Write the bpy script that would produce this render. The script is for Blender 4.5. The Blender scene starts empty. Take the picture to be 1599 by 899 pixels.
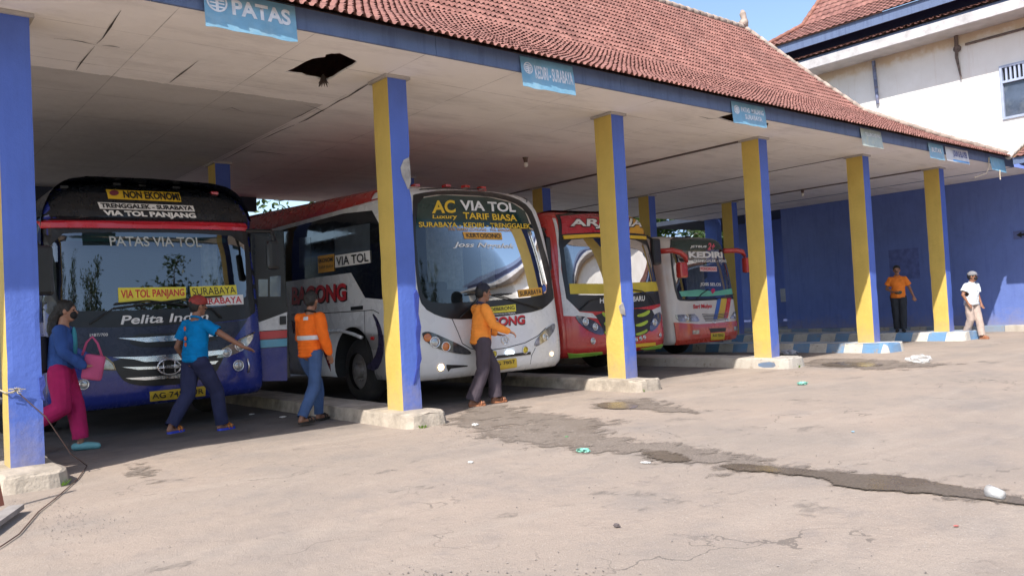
import bpy, bmesh, math, random
from mathutils import Vector, Matrix, noise
R = math.radians
SC = bpy.context.scene
COL = SC.collection
# ------------------------------------------------------------------ camera, light, exposure
CAM = Vector((0, 0, 1.29)); FPX = 1259.0
CR = Vector((0.7710965584, -0.6345313569, -0.0527262242))
CU = Vector((0.0224874671, -0.0556178166, 0.9981988641))
CF = Vector((0.6363209971, 0.7708933880, 0.0286177039))
cam = bpy.data.cameras.new('camera'); camo = bpy.data.objects.new('camera', cam); COL.objects.link(camo)
camo.matrix_world = Matrix(((CR.x, CU.x, -CF.x, CAM.x), (CR.y, CU.y, -CF.y, CAM.y), (CR.z, CU.z, -CF.z, CAM.z), (0, 0, 0, 1)))
cam.sensor_width = 36.0; cam.lens = 36.0 * FPX / 1599.0; cam.clip_end = 2000; cam.clip_start = 0.05
SC.camera = camo
SUN = Vector((-0.83, -0.40, 1.0)).normalized()
w = bpy.data.worlds.new('World'); SC.world = w; w.use_nodes = True
nt = w.node_tree; bg = nt.nodes['Background']
sky = nt.nodes.new('ShaderNodeTexSky'); sky.sky_type = 'NISHITA'; sky.sun_disc = False
sky.sun_elevation = math.asin(SUN.z); sky.sun_rotation = math.atan2(SUN.x, SUN.y)
sky.air_density = 1.0; sky.dust_density = 1.2; sky.ozone_density = 1.4
nt.links.new(sky.outputs[0], bg.inputs[0]); bg.inputs[1].default_value = 0.15
sl = bpy.data.lights.new('sun', 'SUN'); sl.energy = 4.2; sl.angle = R(0.55); sl.color = (1.0, 0.93, 0.84)
so = bpy.data.objects.new('sun', sl); COL.objects.link(so); so.rotation_euler = (-SUN).to_track_quat('-Z', 'Y').to_euler()
SC.view_settings.view_transform = 'Standard'; SC.view_settings.look = 'None'
SC.view_settings.exposure = 0.72; SC.view_settings.gamma = 1.0
SC.render.engine = 'CYCLES'
SC.cycles.max_bounces = 8; SC.cycles.diffuse_bounces = 5; SC.cycles.transparent_max_bounces = 12
rnd = random.Random(7)

# ------------------------------------------------------------------ measuring: a line of sight through a measured point of the photograph
def ray(x, y): return CF + CR * ((x - 799.5) / FPX) - CU * ((y - 449.5) / FPX)
def onY(x, y, Y): d = ray(x, y); return CAM + d * (Y / d.y)
def onX(x, y, X): d = ray(x, y); return CAM + d * (X / d.x)
def onZ(x, y, Z): d = ray(x, y); return CAM + d * ((Z - CAM.z) / d.z)
def gz(x): return 0.002 * x
def onG(x, y):
    z = 0
    for _ in range(4): p = onZ(x, y, z); z = gz(p.x)
    return p

# ------------------------------------------------------------------ materials
MATS = {}
def nodes(name):
    m = bpy.data.materials.new(name); m.use_nodes = True; t = m.node_tree
    return m, t, t.nodes['Principled BSDF']
def mixc(t, fac, a, b, blend='MIX'):
    n = t.nodes.new('ShaderNodeMix'); n.data_type = 'RGBA'; n.blend_type = blend
    for i, v in ((0, fac), (6, a), (7, b)):
        if hasattr(v, 'node') or isinstance(v, bpy.types.NodeSocket): t.links.new(v, n.inputs[i])
        else: n.inputs[i].default_value = v if i == 0 else (*v[:3], 1)
    return n.outputs[2]
def tc(t, kind='Object'):
    return t.nodes.new('ShaderNodeTexCoord').outputs[kind]
def nz(t, vec, scale, detail=4, rough=.6, lo=.35, hi=.65, stretch=None, dist=0):
    if stretch:
        mp = t.nodes.new('ShaderNodeMapping'); t.links.new(vec, mp.inputs[0]); mp.inputs['Scale'].default_value = stretch; vec = mp.outputs[0]
    n = t.nodes.new('ShaderNodeTexNoise'); n.inputs['Scale'].default_value = scale; n.inputs['Detail'].default_value = detail
    n.inputs['Roughness'].default_value = rough; n.inputs['Distortion'].default_value = dist; t.links.new(vec, n.inputs['Vector'])
    r = t.nodes.new('ShaderNodeMapRange'); r.inputs[1].default_value = lo; r.inputs[2].default_value = hi; t.links.new(n.outputs['Fac'], r.inputs[0])
    r.clamp = True
    return r.outputs[0]
def mth(t, op, a, b=0.0, c=None):
    n = t.nodes.new('ShaderNodeMath'); n.operation = op
    for i, v in enumerate((a, b) if c is None else (a, b, c)):
        if isinstance(v, bpy.types.NodeSocket): t.links.new(v, n.inputs[i])
        else: n.inputs[i].default_value = v
    return n.outputs[0]
def bump(t, bs, h, strength=.3, dist=.01):
    b = t.nodes.new('ShaderNodeBump'); b.inputs['Strength'].default_value = strength; b.inputs['Distance'].default_value = dist
    t.links.new(h, b.inputs['Height']); t.links.new(b.outputs[0], bs.inputs['Normal'])
def mat(name, col, rough=.6, metal=0, var=.12, scale=3, bmp=0, bscale=60, coat=0, dirt=None, dfac=.4, dscale=1.2, spec=None):
    """procedural surface: base colour broken up by two noises, optional dirt and bump"""
    if name in MATS: return MATS[name]
    m, t, b = nodes(name); o = tc(t)
    c = mixc(t, nz(t, o, scale, 5), [v * (1 - var) for v in col], [min(1, v * (1 + var)) for v in col])
    if dirt: 
        f = nz(t, o, dscale, 8, .7, .5, .78); c = mixc(t, mth(t, 'MULTIPLY', f, dfac), c, dirt)
    t.links.new(c, b.inputs['Base Color'])
    rr = t.nodes.new('ShaderNodeMapRange'); rr.inputs[3].default_value = max(0, rough - .07); rr.inputs[4].default_value = min(1, rough + .07)
    t.links.new(nz(t, o, scale * 4, 3), rr.inputs[0]); t.links.new(rr.outputs[0], b.inputs['Roughness'])
    b.inputs['Metallic'].default_value = metal; b.inputs['Coat Weight'].default_value = coat; b.inputs['Coat Roughness'].default_value = .06
    if spec is not None: b.inputs['Specular IOR Level'].default_value = spec
    if bmp: bump(t, b, nz(t, o, bscale, 4, .6, .2, .8), bmp, .01)
    MATS[name] = m; return m
def paint(name, col, **k): return mat(name, col, rough=.25, var=.03, coat=.6, scale=.8, dirt=(.13, .115, .1), dfac=.10, dscale=.7, **k)
def wornpaint(name, col, dark, under=(.33, .31, .28), streak=.35, chips=.7):
    if name in MATS: return MATS[name]
    m, t, b = nodes(name); o = tc(t)
    c = mixc(t, nz(t, o, 2.2, 6, .6, .3, .7), col, [v * .86 for v in col])
    st = nz(t, o, 3, 6, .65, .5, .8, (3, 3, .35)); c = mixc(t, mth(t, 'MULTIPLY', st, streak), c, dark)
    ch = nz(t, o, 9, 8, .7, chips, chips + .02); c = mixc(t, ch, c, under)
    sp = t.nodes.new('ShaderNodeSeparateXYZ'); t.links.new(o, sp.inputs[0])   # mud splashed up from the paving, hand grime
    zz = mth(t, 'ADD', sp.outputs[2], mth(t, 'MULTIPLY', nz(t, o, 5, 8, .75, .2, .8), -.75))
    mr = t.nodes.new('ShaderNodeMapRange'); mr.inputs[1].default_value = .25; mr.inputs[2].default_value = -.35; t.links.new(zz, mr.inputs[0])
    c = mixc(t, mth(t, 'MULTIPLY', mr.outputs[0], .55), c, (.30, .25, .2))
    gr = mth(t, 'MULTIPLY', nz(t, o, 1.7, 9, .75, .55, .75), .22); c = mixc(t, gr, c, [v * .45 for v in col])
    t.links.new(c, b.inputs['Base Color']); b.inputs['Roughness'].default_value = .62
    bump(t, b, nz(t, o, 18, 8, .65, .2, .8), .35, .012)
    MATS[name] = m; return m
def glassy(name, tint, gloss=1.6, add=.05):
    if name in MATS: return MATS[name]
    m, t, b = nodes(name); t.nodes.remove(b); out = t.nodes['Material Output']
    tr = t.nodes.new('ShaderNodeBsdfTransparent'); tr.inputs[0].default_value = (*tint, 1)
    gl = t.nodes.new('ShaderNodeBsdfGlossy'); gl.inputs['Roughness'].default_value = .015
    fr = t.nodes.new('ShaderNodeFresnel'); fr.inputs[0].default_value = 1.52
    f = mth(t, 'ADD', mth(t, 'MULTIPLY', fr.outputs[0], gloss), add)
    mx = t.nodes.new('ShaderNodeMixShader'); t.links.new(f, mx.inputs[0]); t.links.new(tr.outputs[0], mx.inputs[1]); t.links.new(gl.outputs[0], mx.inputs[2])
    o = tc(t); bp = t.nodes.new('ShaderNodeBump'); bp.inputs['Strength'].default_value = .03; bp.inputs['Distance'].default_value = .006
    t.links.new(nz(t, o, 2.5, 2, .4, 0, 1), bp.inputs['Height']); t.links.new(bp.outputs[0], gl.inputs['Normal'])
    t.links.new(mx.outputs[0], out.inputs['Surface']); MATS[name] = m; return m

# ------------------------------------------------------------------ object helpers
def tag(o, label=None, cat=None, group=None, kind=None):
    for k, v in (('label', label), ('category', cat), ('group', group), ('kind', kind)):
        if v: o[k] = v
    return o
def empty(name, loc=(0, 0, 0), label=None, cat=None, group=None):
    o = bpy.data.objects.new(name, None); COL.objects.link(o); o.location = loc; o.empty_display_size = .2
    return tag(o, label, cat, group)
def link(name, me, m=None, parent=None):
    o = bpy.data.objects.new(name, me); COL.objects.link(o)
    if m is not None:
        for q in (m if isinstance(m, (list, tuple)) else [m]): me.materials.append(q)
    if parent: 
        o.parent = parent; bpy.context.view_layer.update() if False else None
        o.matrix_parent_inverse = Matrix.Translation(root_loc(parent)).inverted()
    return o
def root_loc(p):
    v = Vector((0, 0, 0)); 
    if p.type == 'EMPTY': v = Vector(p.location)
    return v
def bobj(name, bm, m, parent=None, smooth=False):
    me = bpy.data.meshes.new(name); bm.to_mesh(me); bm.free()
    if smooth:
        for p in me.polygons: p.use_smooth = True
    return link(name, me, m, parent)
def box(bm, x0, x1, y0, y1, z0, z1, bev=0, mi=0):
    r = bmesh.ops.create_cube(bm, size=1, matrix=Matrix.Translation(((x0 + x1) / 2, (y0 + y1) / 2, (z0 + z1) / 2)) @ Matrix.Diagonal((abs(x1 - x0), abs(y1 - y0), abs(z1 - z0), 1)))
    vs = r['verts']
    fs = {f for v in vs for f in v.link_faces}
    for f in fs: f.material_index = mi
    if bev: bmesh.ops.bevel(bm, geom=list({e for v in vs for e in v.link_edges}), offset=bev, segments=2, affect='EDGES', profile=.6)
    return vs
def boxo(name, x0, x1, y0, y1, z0, z1, m, parent=None, bev=0):
    bm = bmesh.new(); box(bm, x0, x1, y0, y1, z0, z1, bev); return bobj(name, bm, m, parent)
def tube(bm, pts, r, seg=8, closed=False):
    pts = [Vector(p) for p in pts]; rs = r if isinstance(r, (list, tuple)) else [r] * len(pts)
    rings = []; n = len(pts); up = None
    for i, p in enumerate(pts):
        a = pts[max(0, i - 1)]; b = pts[min(n - 1, i + 1)]
        if closed: a = pts[i - 1]; b = pts[(i + 1) % n]
        d = (b - a).normalized()
        if up is None: up = d.orthogonal().normalized()
        up = (up - d * up.dot(d)); up = up.normalized() if up.length > 1e-6 else d.orthogonal().normalized()
        s = d.cross(up)
        rings.append([bm.verts.new(p + (up * math.cos(2 * math.pi * k / seg) + s * math.sin(2 * math.pi * k / seg)) * rs[i]) for k in range(seg)])
    for i in range(n if closed else n - 1):
        A = rings[i]; B = rings[(i + 1) % n]
        for k in range(seg): bm.faces.new((A[k], A[(k + 1) % seg], B[(k + 1) % seg], B[k]))
    if not closed:
        bm.faces.new(rings[0][::-1]); bm.faces.new(rings[-1])
    return rings
def prism(bm, poly, z0, z1):
    a = [bm.verts.new((x, y, z0)) for x, y in poly]; b = [bm.verts.new((x, y, z1)) for x, y in poly]
    n = len(poly); bm.faces.new(a[::-1]); bm.faces.new(b)
    for i in range(n): bm.faces.new((a[i], a[(i + 1) % n], b[(i + 1) % n], b[i]))
def smooth_loop(pts, n=2):
    for _ in range(n):
        q = []
        for i in range(len(pts)):
            a = pts[i]; b = pts[(i + 1) % len(pts)]
            q.append((a[0] * .75 + b[0] * .25, a[1] * .75 + b[1] * .25)); q.append((a[0] * .25 + b[0] * .75, a[1] * .25 + b[1] * .75))
        pts = q
    return pts
def evalmesh(ob):
    dg = bpy.context.evaluated_depsgraph_get(); dg.update()
    return bpy.data.meshes.new_from_object(ob.evaluated_get(dg), depsgraph=dg)
def fill2d(loops):
    """flat mesh (bmesh in xy) of polygon loops; inner loops are holes"""
    cu = bpy.data.curves.new('tmp', 'CURVE'); cu.dimensions = '2D'; cu.fill_mode = 'BOTH'
    for lp in loops:
        s = cu.splines.new('POLY'); s.points.add(len(lp) - 1)
        for i, p in enumerate(lp): s.points[i].co = (p[0], p[1], 0, 1)
        s.use_cyclic_u = True
    o = bpy.data.objects.new('tmp', cu); COL.objects.link(o); me = evalmesh(o)
    bm = bmesh.new(); bm.from_mesh(me); bpy.data.objects.remove(o); bpy.data.curves.remove(cu); bpy.data.meshes.remove(me)
    return bm
def text2d(s, bold=.0, shear=0, space=1.0):
    cu = bpy.data.curves.new('tmp', 'FONT'); cu.body = s; cu.fill_mode = 'FRONT'; cu.offset = bold; cu.shear = shear; cu.space_character = space; cu.resolution_u = 4
    o = bpy.data.objects.new('tmp', cu); COL.objects.link(o); me = evalmesh(o)
    bm = bmesh.new(); bm.from_mesh(me); bpy.data.objects.remove(o); bpy.data.curves.remove(cu); bpy.data.meshes.remove(me)
    bmesh.ops.remove_doubles(bm, verts=bm.verts, dist=1e-5)
    return bm
def gridcut(bm, step):
    for ax in (0, 1):
        v = [p.co[ax] for p in bm.verts]; lo, hi = min(v), max(v)
        k = math.floor(lo / step) + 1
        while k * step < hi:
            n = (1, 0, 0) if ax == 0 else (0, 1, 0); c = (k * step, 0, 0) if ax == 0 else (0, k * step, 0)
            bmesh.ops.bisect_plane(bm, geom=bm.verts[:] + bm.edges[:] + bm.faces[:], plane_co=c, plane_no=n); k += 1
def wrap(bm, F, off=.004, thick=.0, step=.09):
    """lay a flat (a,b) mesh on surface F(a,b) -> (point, normal), standing off by `off`"""
    if step: gridcut(bm, step)
    if thick:
        be = [e for e in bm.edges if len(e.link_faces) == 1]
        r = bmesh.ops.extrude_edge_only(bm, edges=be); inner = {v for v in r['geom'] if isinstance(v, bmesh.types.BMVert)}
    else: inner = set()
    for v in bm.verts:
        p, n = F(v.co.x, v.co.y); v.co = p + n * (off - thick if v in inner else off)
    bmesh.ops.recalc_face_normals(bm, faces=bm.faces)
    return bm
def quadfit(bm, q):
    """fit a flat mesh's bounding box into the quad TL,TR,BR,BL"""
    xs = [v.co.x for v in bm.verts]; ys = [v.co.y for v in bm.verts]; x0, x1, y0, y1 = min(xs), max(xs), min(ys), max(ys)
    for v in bm.verts:
        u = (v.co.x - x0) / (x1 - x0); t = (v.co.y - y0) / (y1 - y0)
        a = [q[3][i] * (1 - u) + q[2][i] * u for i in (0, 1)]; b = [q[0][i] * (1 - u) + q[1][i] * u for i in (0, 1)]
        v.co = (a[0] * (1 - t) + b[0] * t, a[1] * (1 - t) + b[1] * t, 0)
    return bm
def boolean(ob, cutters):
    for c in cutters:
        md = ob.modifiers.new('b', 'BOOLEAN'); md.operation = 'DIFFERENCE'; md.solver = 'EXACT'; md.object = c
    me = evalmesh(ob); ob.modifiers.clear(); old = ob.data; ob.data = me; bpy.data.meshes.remove(old)
    for c in cutters: bpy.data.objects.remove(c)

# ------------------------------------------------------------------ shared materials
M_black = mat('black_trim', (.012, .013, .015), .35, var=.2)
M_rubber = mat('rubber', (.02, .02, .021), .8, var=.3, dirt=(.12, .1, .08), dfac=.5)
M_chrome = mat('chrome', (.80, .81, .83), .26, metal=1, var=.05)
M_dark_in = mat('dark_interior', (.02, .022, .024), .8)
M_blueP = wornpaint('blue_column_paint', (.085, .155, .53), (.06, .1, .34), chips=.74)
M_yelP = wornpaint('yellow_column_paint', (.64, .47, .115), (.45, .33, .09), chips=.76, streak=.3)
M_plaster = mat('bare_plaster', (.36, .34, .31), .9, var=.25, scale=8, bmp=.6, bscale=40)
M_conc = mat('old_concrete', (.40, .35, .29), .9, var=.25, scale=4, bmp=.7, bscale=30, dirt=(.14, .12, .1), dfac=.8, dscale=3)
M_white_worn = wornpaint('worn_white_paint', (.62, .6, .55), (.3, .27, .23), under=(.3, .27, .23), chips=.6, streak=.5)
M_lblue_worn = wornpaint('worn_light_blue_paint', (.17, .33, .55), (.2, .22, .25), under=(.3, .27, .23), chips=.62, streak=.5)
M_white_matte = mat('white_lettering', (.75, .74, .72), .5, var=.04)
M_yel_sign = mat('yellow_lettering', (.72, .46, .03), .5, var=.05)
M_red_sign = mat('red_lettering', (.55, .02, .03), .45, var=.08)
M_blk_sign = mat('black_lettering', (.015, .015, .018), .5)
# ================================================================== THE GROUND
def ground_mat():
    m, t, b = nodes('dusty_asphalt'); o = tc(t)
    sep = t.nodes.new('ShaderNodeSeparateXYZ'); t.links.new(o, sep.inputs[0])
    c = mixc(t, nz(t, o, .35, 6, .6, .35, .65), (.40, .325, .27), (.335, .285, .245))
    c = mixc(t, mth(t, 'MULTIPLY', nz(t, o, .9, 8, .65, .5, .68), .55), c, (.26, .235, .22))
    c = mixc(t, mth(t, 'MULTIPLY', nz(t, o, 2.6, 8, .7, .56, .7), .45), c, (.235, .21, .2))
    c = mixc(t, mth(t, 'MULTIPLY', nz(t, o, 1.1, 4, .55, .5, .66, (.35, 1.6, 1), 1.2), .28), c, (.47, .40, .34))
    c = mixc(t, mth(t, 'MULTIPLY', nz(t, o, 110, 3, .7, .48, .75), .5), c, (.16, .15, .145))
    c = mixc(t, mth(t, 'MULTIPLY', nz(t, o, 70, 2, .7, .66, .7), .6), c, (.58, .53, .48))
    # exposed aggregate where the dusty skin has worn off
    wr = nz(t, o, .8, 12, .8, .585, .66, (1, 1.5, 1)); ag = nz(t, o, 160, 2, .8, .4, .6)
    c = mixc(t, mth(t, 'MULTIPLY', wr, .55), c, mixc(t, ag, (.13, .12, .115), (.36, .33, .3)))
    # sweeping tyre marks and hairline cracks
    wv = t.nodes.new('ShaderNodeTexWave'); wv.inputs['Scale'].default_value = 1.1; wv.inputs['Distortion'].default_value = 3; wv.inputs['Detail'].default_value = 4; wv.inputs['Detail Scale'].default_value = .6
    mpw = t.nodes.new('ShaderNodeMapping'); mpw.inputs['Rotation'].default_value = (0, 0, .9); t.links.new(o, mpw.inputs[0]); t.links.new(mpw.outputs[0], wv.inputs['Vector'])
    c = mixc(t, mth(t, 'MULTIPLY', mth(t, 'MULTIPLY', wv.outputs['Fac'], nz(t, o, .7, 5, .6, .45, .7)), .3), c, (.27, .235, .21))
    vo = t.nodes.new('ShaderNodeTexVoronoi'); vo.feature = 'DISTANCE_TO_EDGE'; vo.inputs['Scale'].default_value = .55
    md = t.nodes.new('ShaderNodeVectorMath'); md.operation = 'ADD'; nn = t.nodes.new('ShaderNodeTexNoise'); nn.inputs['Scale'].default_value = 2.5; nn.inputs['Detail'].default_value = 8; t.links.new(o, nn.inputs['Vector']); t.links.new(o, md.inputs[0]); t.links.new(nn.outputs['Color'], md.inputs[1]); t.links.new(md.outputs[0], vo.inputs['Vector'])
    ck = mth(t, 'MULTIPLY', mth(t, 'LESS_THAN', vo.outputs['Distance'], .006), nz(t, o, .6, 4, .6, .5, .6)); c = mixc(t, mth(t, 'MULTIPLY', ck, .6), c, (.12, .105, .095))
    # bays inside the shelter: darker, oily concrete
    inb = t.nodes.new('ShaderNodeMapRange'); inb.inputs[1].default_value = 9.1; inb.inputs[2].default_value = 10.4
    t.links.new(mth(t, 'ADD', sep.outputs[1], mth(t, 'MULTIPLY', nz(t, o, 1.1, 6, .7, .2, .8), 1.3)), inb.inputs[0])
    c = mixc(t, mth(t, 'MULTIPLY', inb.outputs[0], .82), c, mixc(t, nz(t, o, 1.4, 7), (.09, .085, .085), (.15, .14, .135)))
    t.links.new(c, b.inputs['Base Color']); b.inputs['Roughness'].default_value = .92; b.inputs['Specular IOR Level'].default_value = .2
    h = mth(t, 'ADD', mth(t, 'MULTIPLY', nz(t, o, 3, 8, .7, .2, .8), 1.0), mth(t, 'MULTIPLY', nz(t, o, 120, 3, .7, .3, .7), mth(t, 'ADD', mth(t, 'MULTIPLY', wr, .5), .18)))
    bump(t, b, h, .9, .018)
    return m
bm = bmesh.new()
xs = [-200, -60, -20] + [i * .5 for i in range(-12, 60)] + [34, 45, 70, 200]; ys = [-200, -60, -20, -8] + [i * .5 for i in range(-6, 44)] + [26, 36, 60, 200]
vv = [[bm.verts.new((x, y, gz(max(-30, min(60, x))) - .004 + .002 * noise.noise(Vector((x * .35, y * .35, 0))))) for y in ys] for x in xs]
for i in range(len(xs) - 1):
    for j in range(len(ys) - 1): bm.faces.new((vv[i][j], vv[i + 1][j], vv[i + 1][j + 1], vv[i][j + 1]))
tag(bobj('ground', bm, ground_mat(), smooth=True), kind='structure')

def wet_mat(name, dark, rough, edge, isl_=1.0):
    m, t, b = nodes(name); o = tc(t); out = t.nodes['Material Output']
    c = mixc(t, nz(t, o, 60, 3, .7, .4, .7), dark, [v * 2.0 for v in dark]); t.links.new(c, b.inputs['Base Color'])
    f = nz(t, o, 2.2, 6, .6, .35, .6); rr = mth(t, 'ADD', mth(t, 'MULTIPLY', f, .45), rough); t.links.new(rr, b.inputs['Roughness'])
    bump(t, b, nz(t, o, 90, 2, .6, .3, .7), .12, .004)
    vc = t.nodes.new('ShaderNodeAttribute'); vc.attribute_name = 'edge'
    a = t.nodes.new('ShaderNodeMapRange'); a.inputs[1].default_value = edge; a.inputs[2].default_value = edge + .16
    t.links.new(mth(t, 'ADD', mth(t, 'MULTIPLY', vc.outputs['Fac'], isl_), mth(t, 'MULTIPLY', nz(t, o, 2.2, 12, .8, .3, .72, (.8, 1.2, 1)), 1.0)), a.inputs[0]); t.links.new(a.outputs[0], b.inputs['Alpha'])
    return m
WATER = None
def wet_patch(name, pix, m, k=2, wid=.42):
    loop = smooth_loop([tuple(onG(x, y)[:2]) for x, y in pix], k)
    bm = fill2d([loop]); gridcut(bm, .12)
    bound = [v.co.copy() for v in bm.verts if any(len(e.link_faces) == 1 for e in v.link_edges)]
    from mathutils import kdtree
    kd = kdtree.KDTree(len(bound))
    for i, q in enumerate(bound): kd.insert(q, i)
    kd.balance(); ed = []
    for v in bm.verts: ed.append(min(1, kd.find(v.co)[2] / wid)); 
    for v in bm.verts: v.co.z = gz(v.co.x) + (.008 if m is WATER else .003) 
    o = bobj(name, bm, m, None, True); at = o.data.attributes.new('edge', 'FLOAT', 'POINT')
    for i, q in enumerate(ed): at.data[i].value = q
    return tag(o, kind='structure')
WET = wet_mat('wet_asphalt', (.15, .125, .105), .5, .66, .42); WATER = wet_mat('standing_water', (.10, .08, .062), .02, .60)
wet_patch('wet_pavement', [(672, 655), (700, 640), (740, 630), (800, 628), (860, 640), (930, 650), (1000, 655), (960, 668), (1040, 684), (1120, 690), (1180, 704), (1290, 722), (1400, 732), (1500, 746), (1640, 778), (1640, 808), (1480, 782), (1340, 775), (1290, 762), (1260, 748), (1180, 744), (1100, 752), (1070, 736), (1000, 722), (900, 710), (820, 706), (760, 692), (700, 676)], WET)
wet_patch('puddle_water', [(1110, 722), (1180, 724), (1290, 736), (1400, 742), (1500, 756), (1640, 788), (1640, 798), (1500, 776), (1350, 770), (1300, 760), (1280, 748), (1190, 738), (1130, 738)], WATER, 2, .2)
wet_patch('puddle_water', [(930, 630), (960, 627), (1000, 629), (1000, 637), (965, 640), (935, 637)], WATER, 2, .12)
wet_patch('puddle_water', [(985, 700), (1050, 704), (1085, 716), (1075, 724), (1030, 722), (1000, 714)], WATER, 1, .3)
wet_patch('wet_pavement', [(900, 628), (1000, 618), (1060, 628), (1130, 640), (1080, 650), (980, 642), (920, 640)], WET)
wet_patch('wet_pavement', [(1240, 562), (1330, 556), (1460, 566), (1530, 566), (1480, 572), (1400, 580), (1300, 576), (1235, 572)], WET)
wet_patch('puddle_water', [(1270, 568), (1330, 564), (1400, 570), (1350, 574), (1290, 573)], WATER, 2, .3)
wet_patch('wet_pavement', [(180, 725), (240, 718), (272, 738), (262, 762), (216, 756), (186, 740)], WET, 2, .25)

# ================================================================== THE BUS SHELTER
CX = [1.07, 5.09, 8.99, 12.86, 16.69, 20.43]; CY = 8.32; BY = 14.26; WX, WY = .27, .37; ZC = 4.225
def ped(x): return .146 + .0052 * (x - 1.07)
canopy = empty('bus_shelter', (11, 8.3, 0), 'long open bus shelter with red clay tile roof, white ceiling and blue and yellow columns', 'shelter')
def column(x, y, idx, front):
    rg = random.Random(idx * 13 + 5); bm = bmesh.new(); z0 = ped(x) - .03; z1 = ZC + .01; n = 60
    prof = []
    for s, (ax, ay, bx, by) in enumerate(((0, 1, 0, 0), (0, 0, 1, 0), (1, 0, 1, 1), (1, 1, 0, 1))):
        for k in range(6): prof.append((ax + (bx - ax) * k / 6, ay + (by - ay) * k / 6, s, k))
    rings = []
    for i in range(n + 1):
        z = z0 + (z1 - z0) * i / n; ring = []
        for (u, v, s, k) in prof:
            px_, py_ = x + u * WX, y + v * WY
            cx_, cy_ = x + WX / 2, y + WY / 2
            wob = .0035 * noise.noise(Vector((u * 2 + idx, v * 2, z * 1.3)))
            cut = 0
            if k == 0: cut = .004 + max(0, noise.noise(Vector((s * 7 + idx * 3.1, z * 3.2, 1)))) * .014 * (1 if z < 2.2 else .3)
            if front and idx == 1 and s == 2 and k == 0: cut += .05 * max(0, 1 - abs(z - 3.0) / .3) + (.02 * max(0, noise.noise(Vector((z * 6, 0, 3)))) if z < 1.9 else 0)
            d = Vector((cx_ - px_, cy_ - py_, 0)).normalized()
            p = Vector((px_, py_, z)) + d * (cut - wob)
            ring.append(bm.verts.new(p))
        rings.append(ring)
    L = len(prof)
    for i in range(n):
        for k in range(L):
            f = bm.faces.new((rings[i][k], rings[i][(k + 1) % L], rings[i + 1][(k + 1) % L], rings[i + 1][k]))
            f.material_index = 1 if prof[k][2] in (0, 2) else 0
    bm.faces.new(rings[0][::-1]); bm.faces.new(rings[-1])
    o = bobj('column', bm, [M_blueP, M_yelP], canopy)
    # thin plaster trim round the head
    bm = bmesh.new(); e = .035; zt = ZC - .004
    for a in ((x - e, x + WX + e, y - e, y), (x - e, x + WX + e, y + WY, y + WY + e), (x - e, x, y, y + WY), (x + WX, x + WX + e, y, y + WY)): box(bm, a[0], a[1], a[2], a[3], zt - .035, zt)
    bobj('column_head_trim', bm, mat('ceiling_trim', (.42, .39, .36), .8), o)
    return o
cols = [column(x, CY, i, True) for i, x in enumerate(CX)]
for i, x in enumerate(CX): column(x, BY, i + 10, False)
# broken plaster on the second column and the torn paint
def patch_on(o, face, pts, m, off=.004, name='bare_plaster_patch'):
    bm = fill2d([pts])
    F = (lambda a, b: (Vector((a, CY, b)), Vector((0, -1, 0)))) if face == 'front' else (lambda a, b: (Vector((o_x(o), a, b)), Vector((-1, 0, 0))))
    wrap(bm, F, off + .006, .012, None); return bobj(name, bm, m, o)
def pixY(pts, Y): return [(p.x, p.z) for p in (onY(x, y, Y) for x, y in pts)]
patch_on(cols[1], 'front', pixY([(625, 262), (630, 250), (638, 246), (640, 262), (641, 285), (637, 296), (632, 284), (628, 276)], CY), M_plaster)
M_deepblue = mat('old_dark_blue_paint', (.03, .05, .26), .7, bmp=.5, bscale=25)
patch_on(cols[1], 'front', pixY([(646, 458), (650, 452), (654, 462), (653, 490), (657, 510), (655, 535), (658, 560), (652, 580), (649, 597), (645, 600), (650, 575), (652, 548), (649, 520), (651, 500), (648, 480)], CY), M_deepblue, name='peeled_paint_patch')
patch_on(cols[0], 'front', pixY([(61, 590), (68, 585), (71, 600), (66, 612), (70, 625), (64, 622)], CY), M_deepblue, name='peeled_paint_patch')
patch_on(cols[2], 'front', pixY([(966, 478), (972, 472), (975, 482), (976, 492), (969, 490)], CY), M_plaster)
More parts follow.
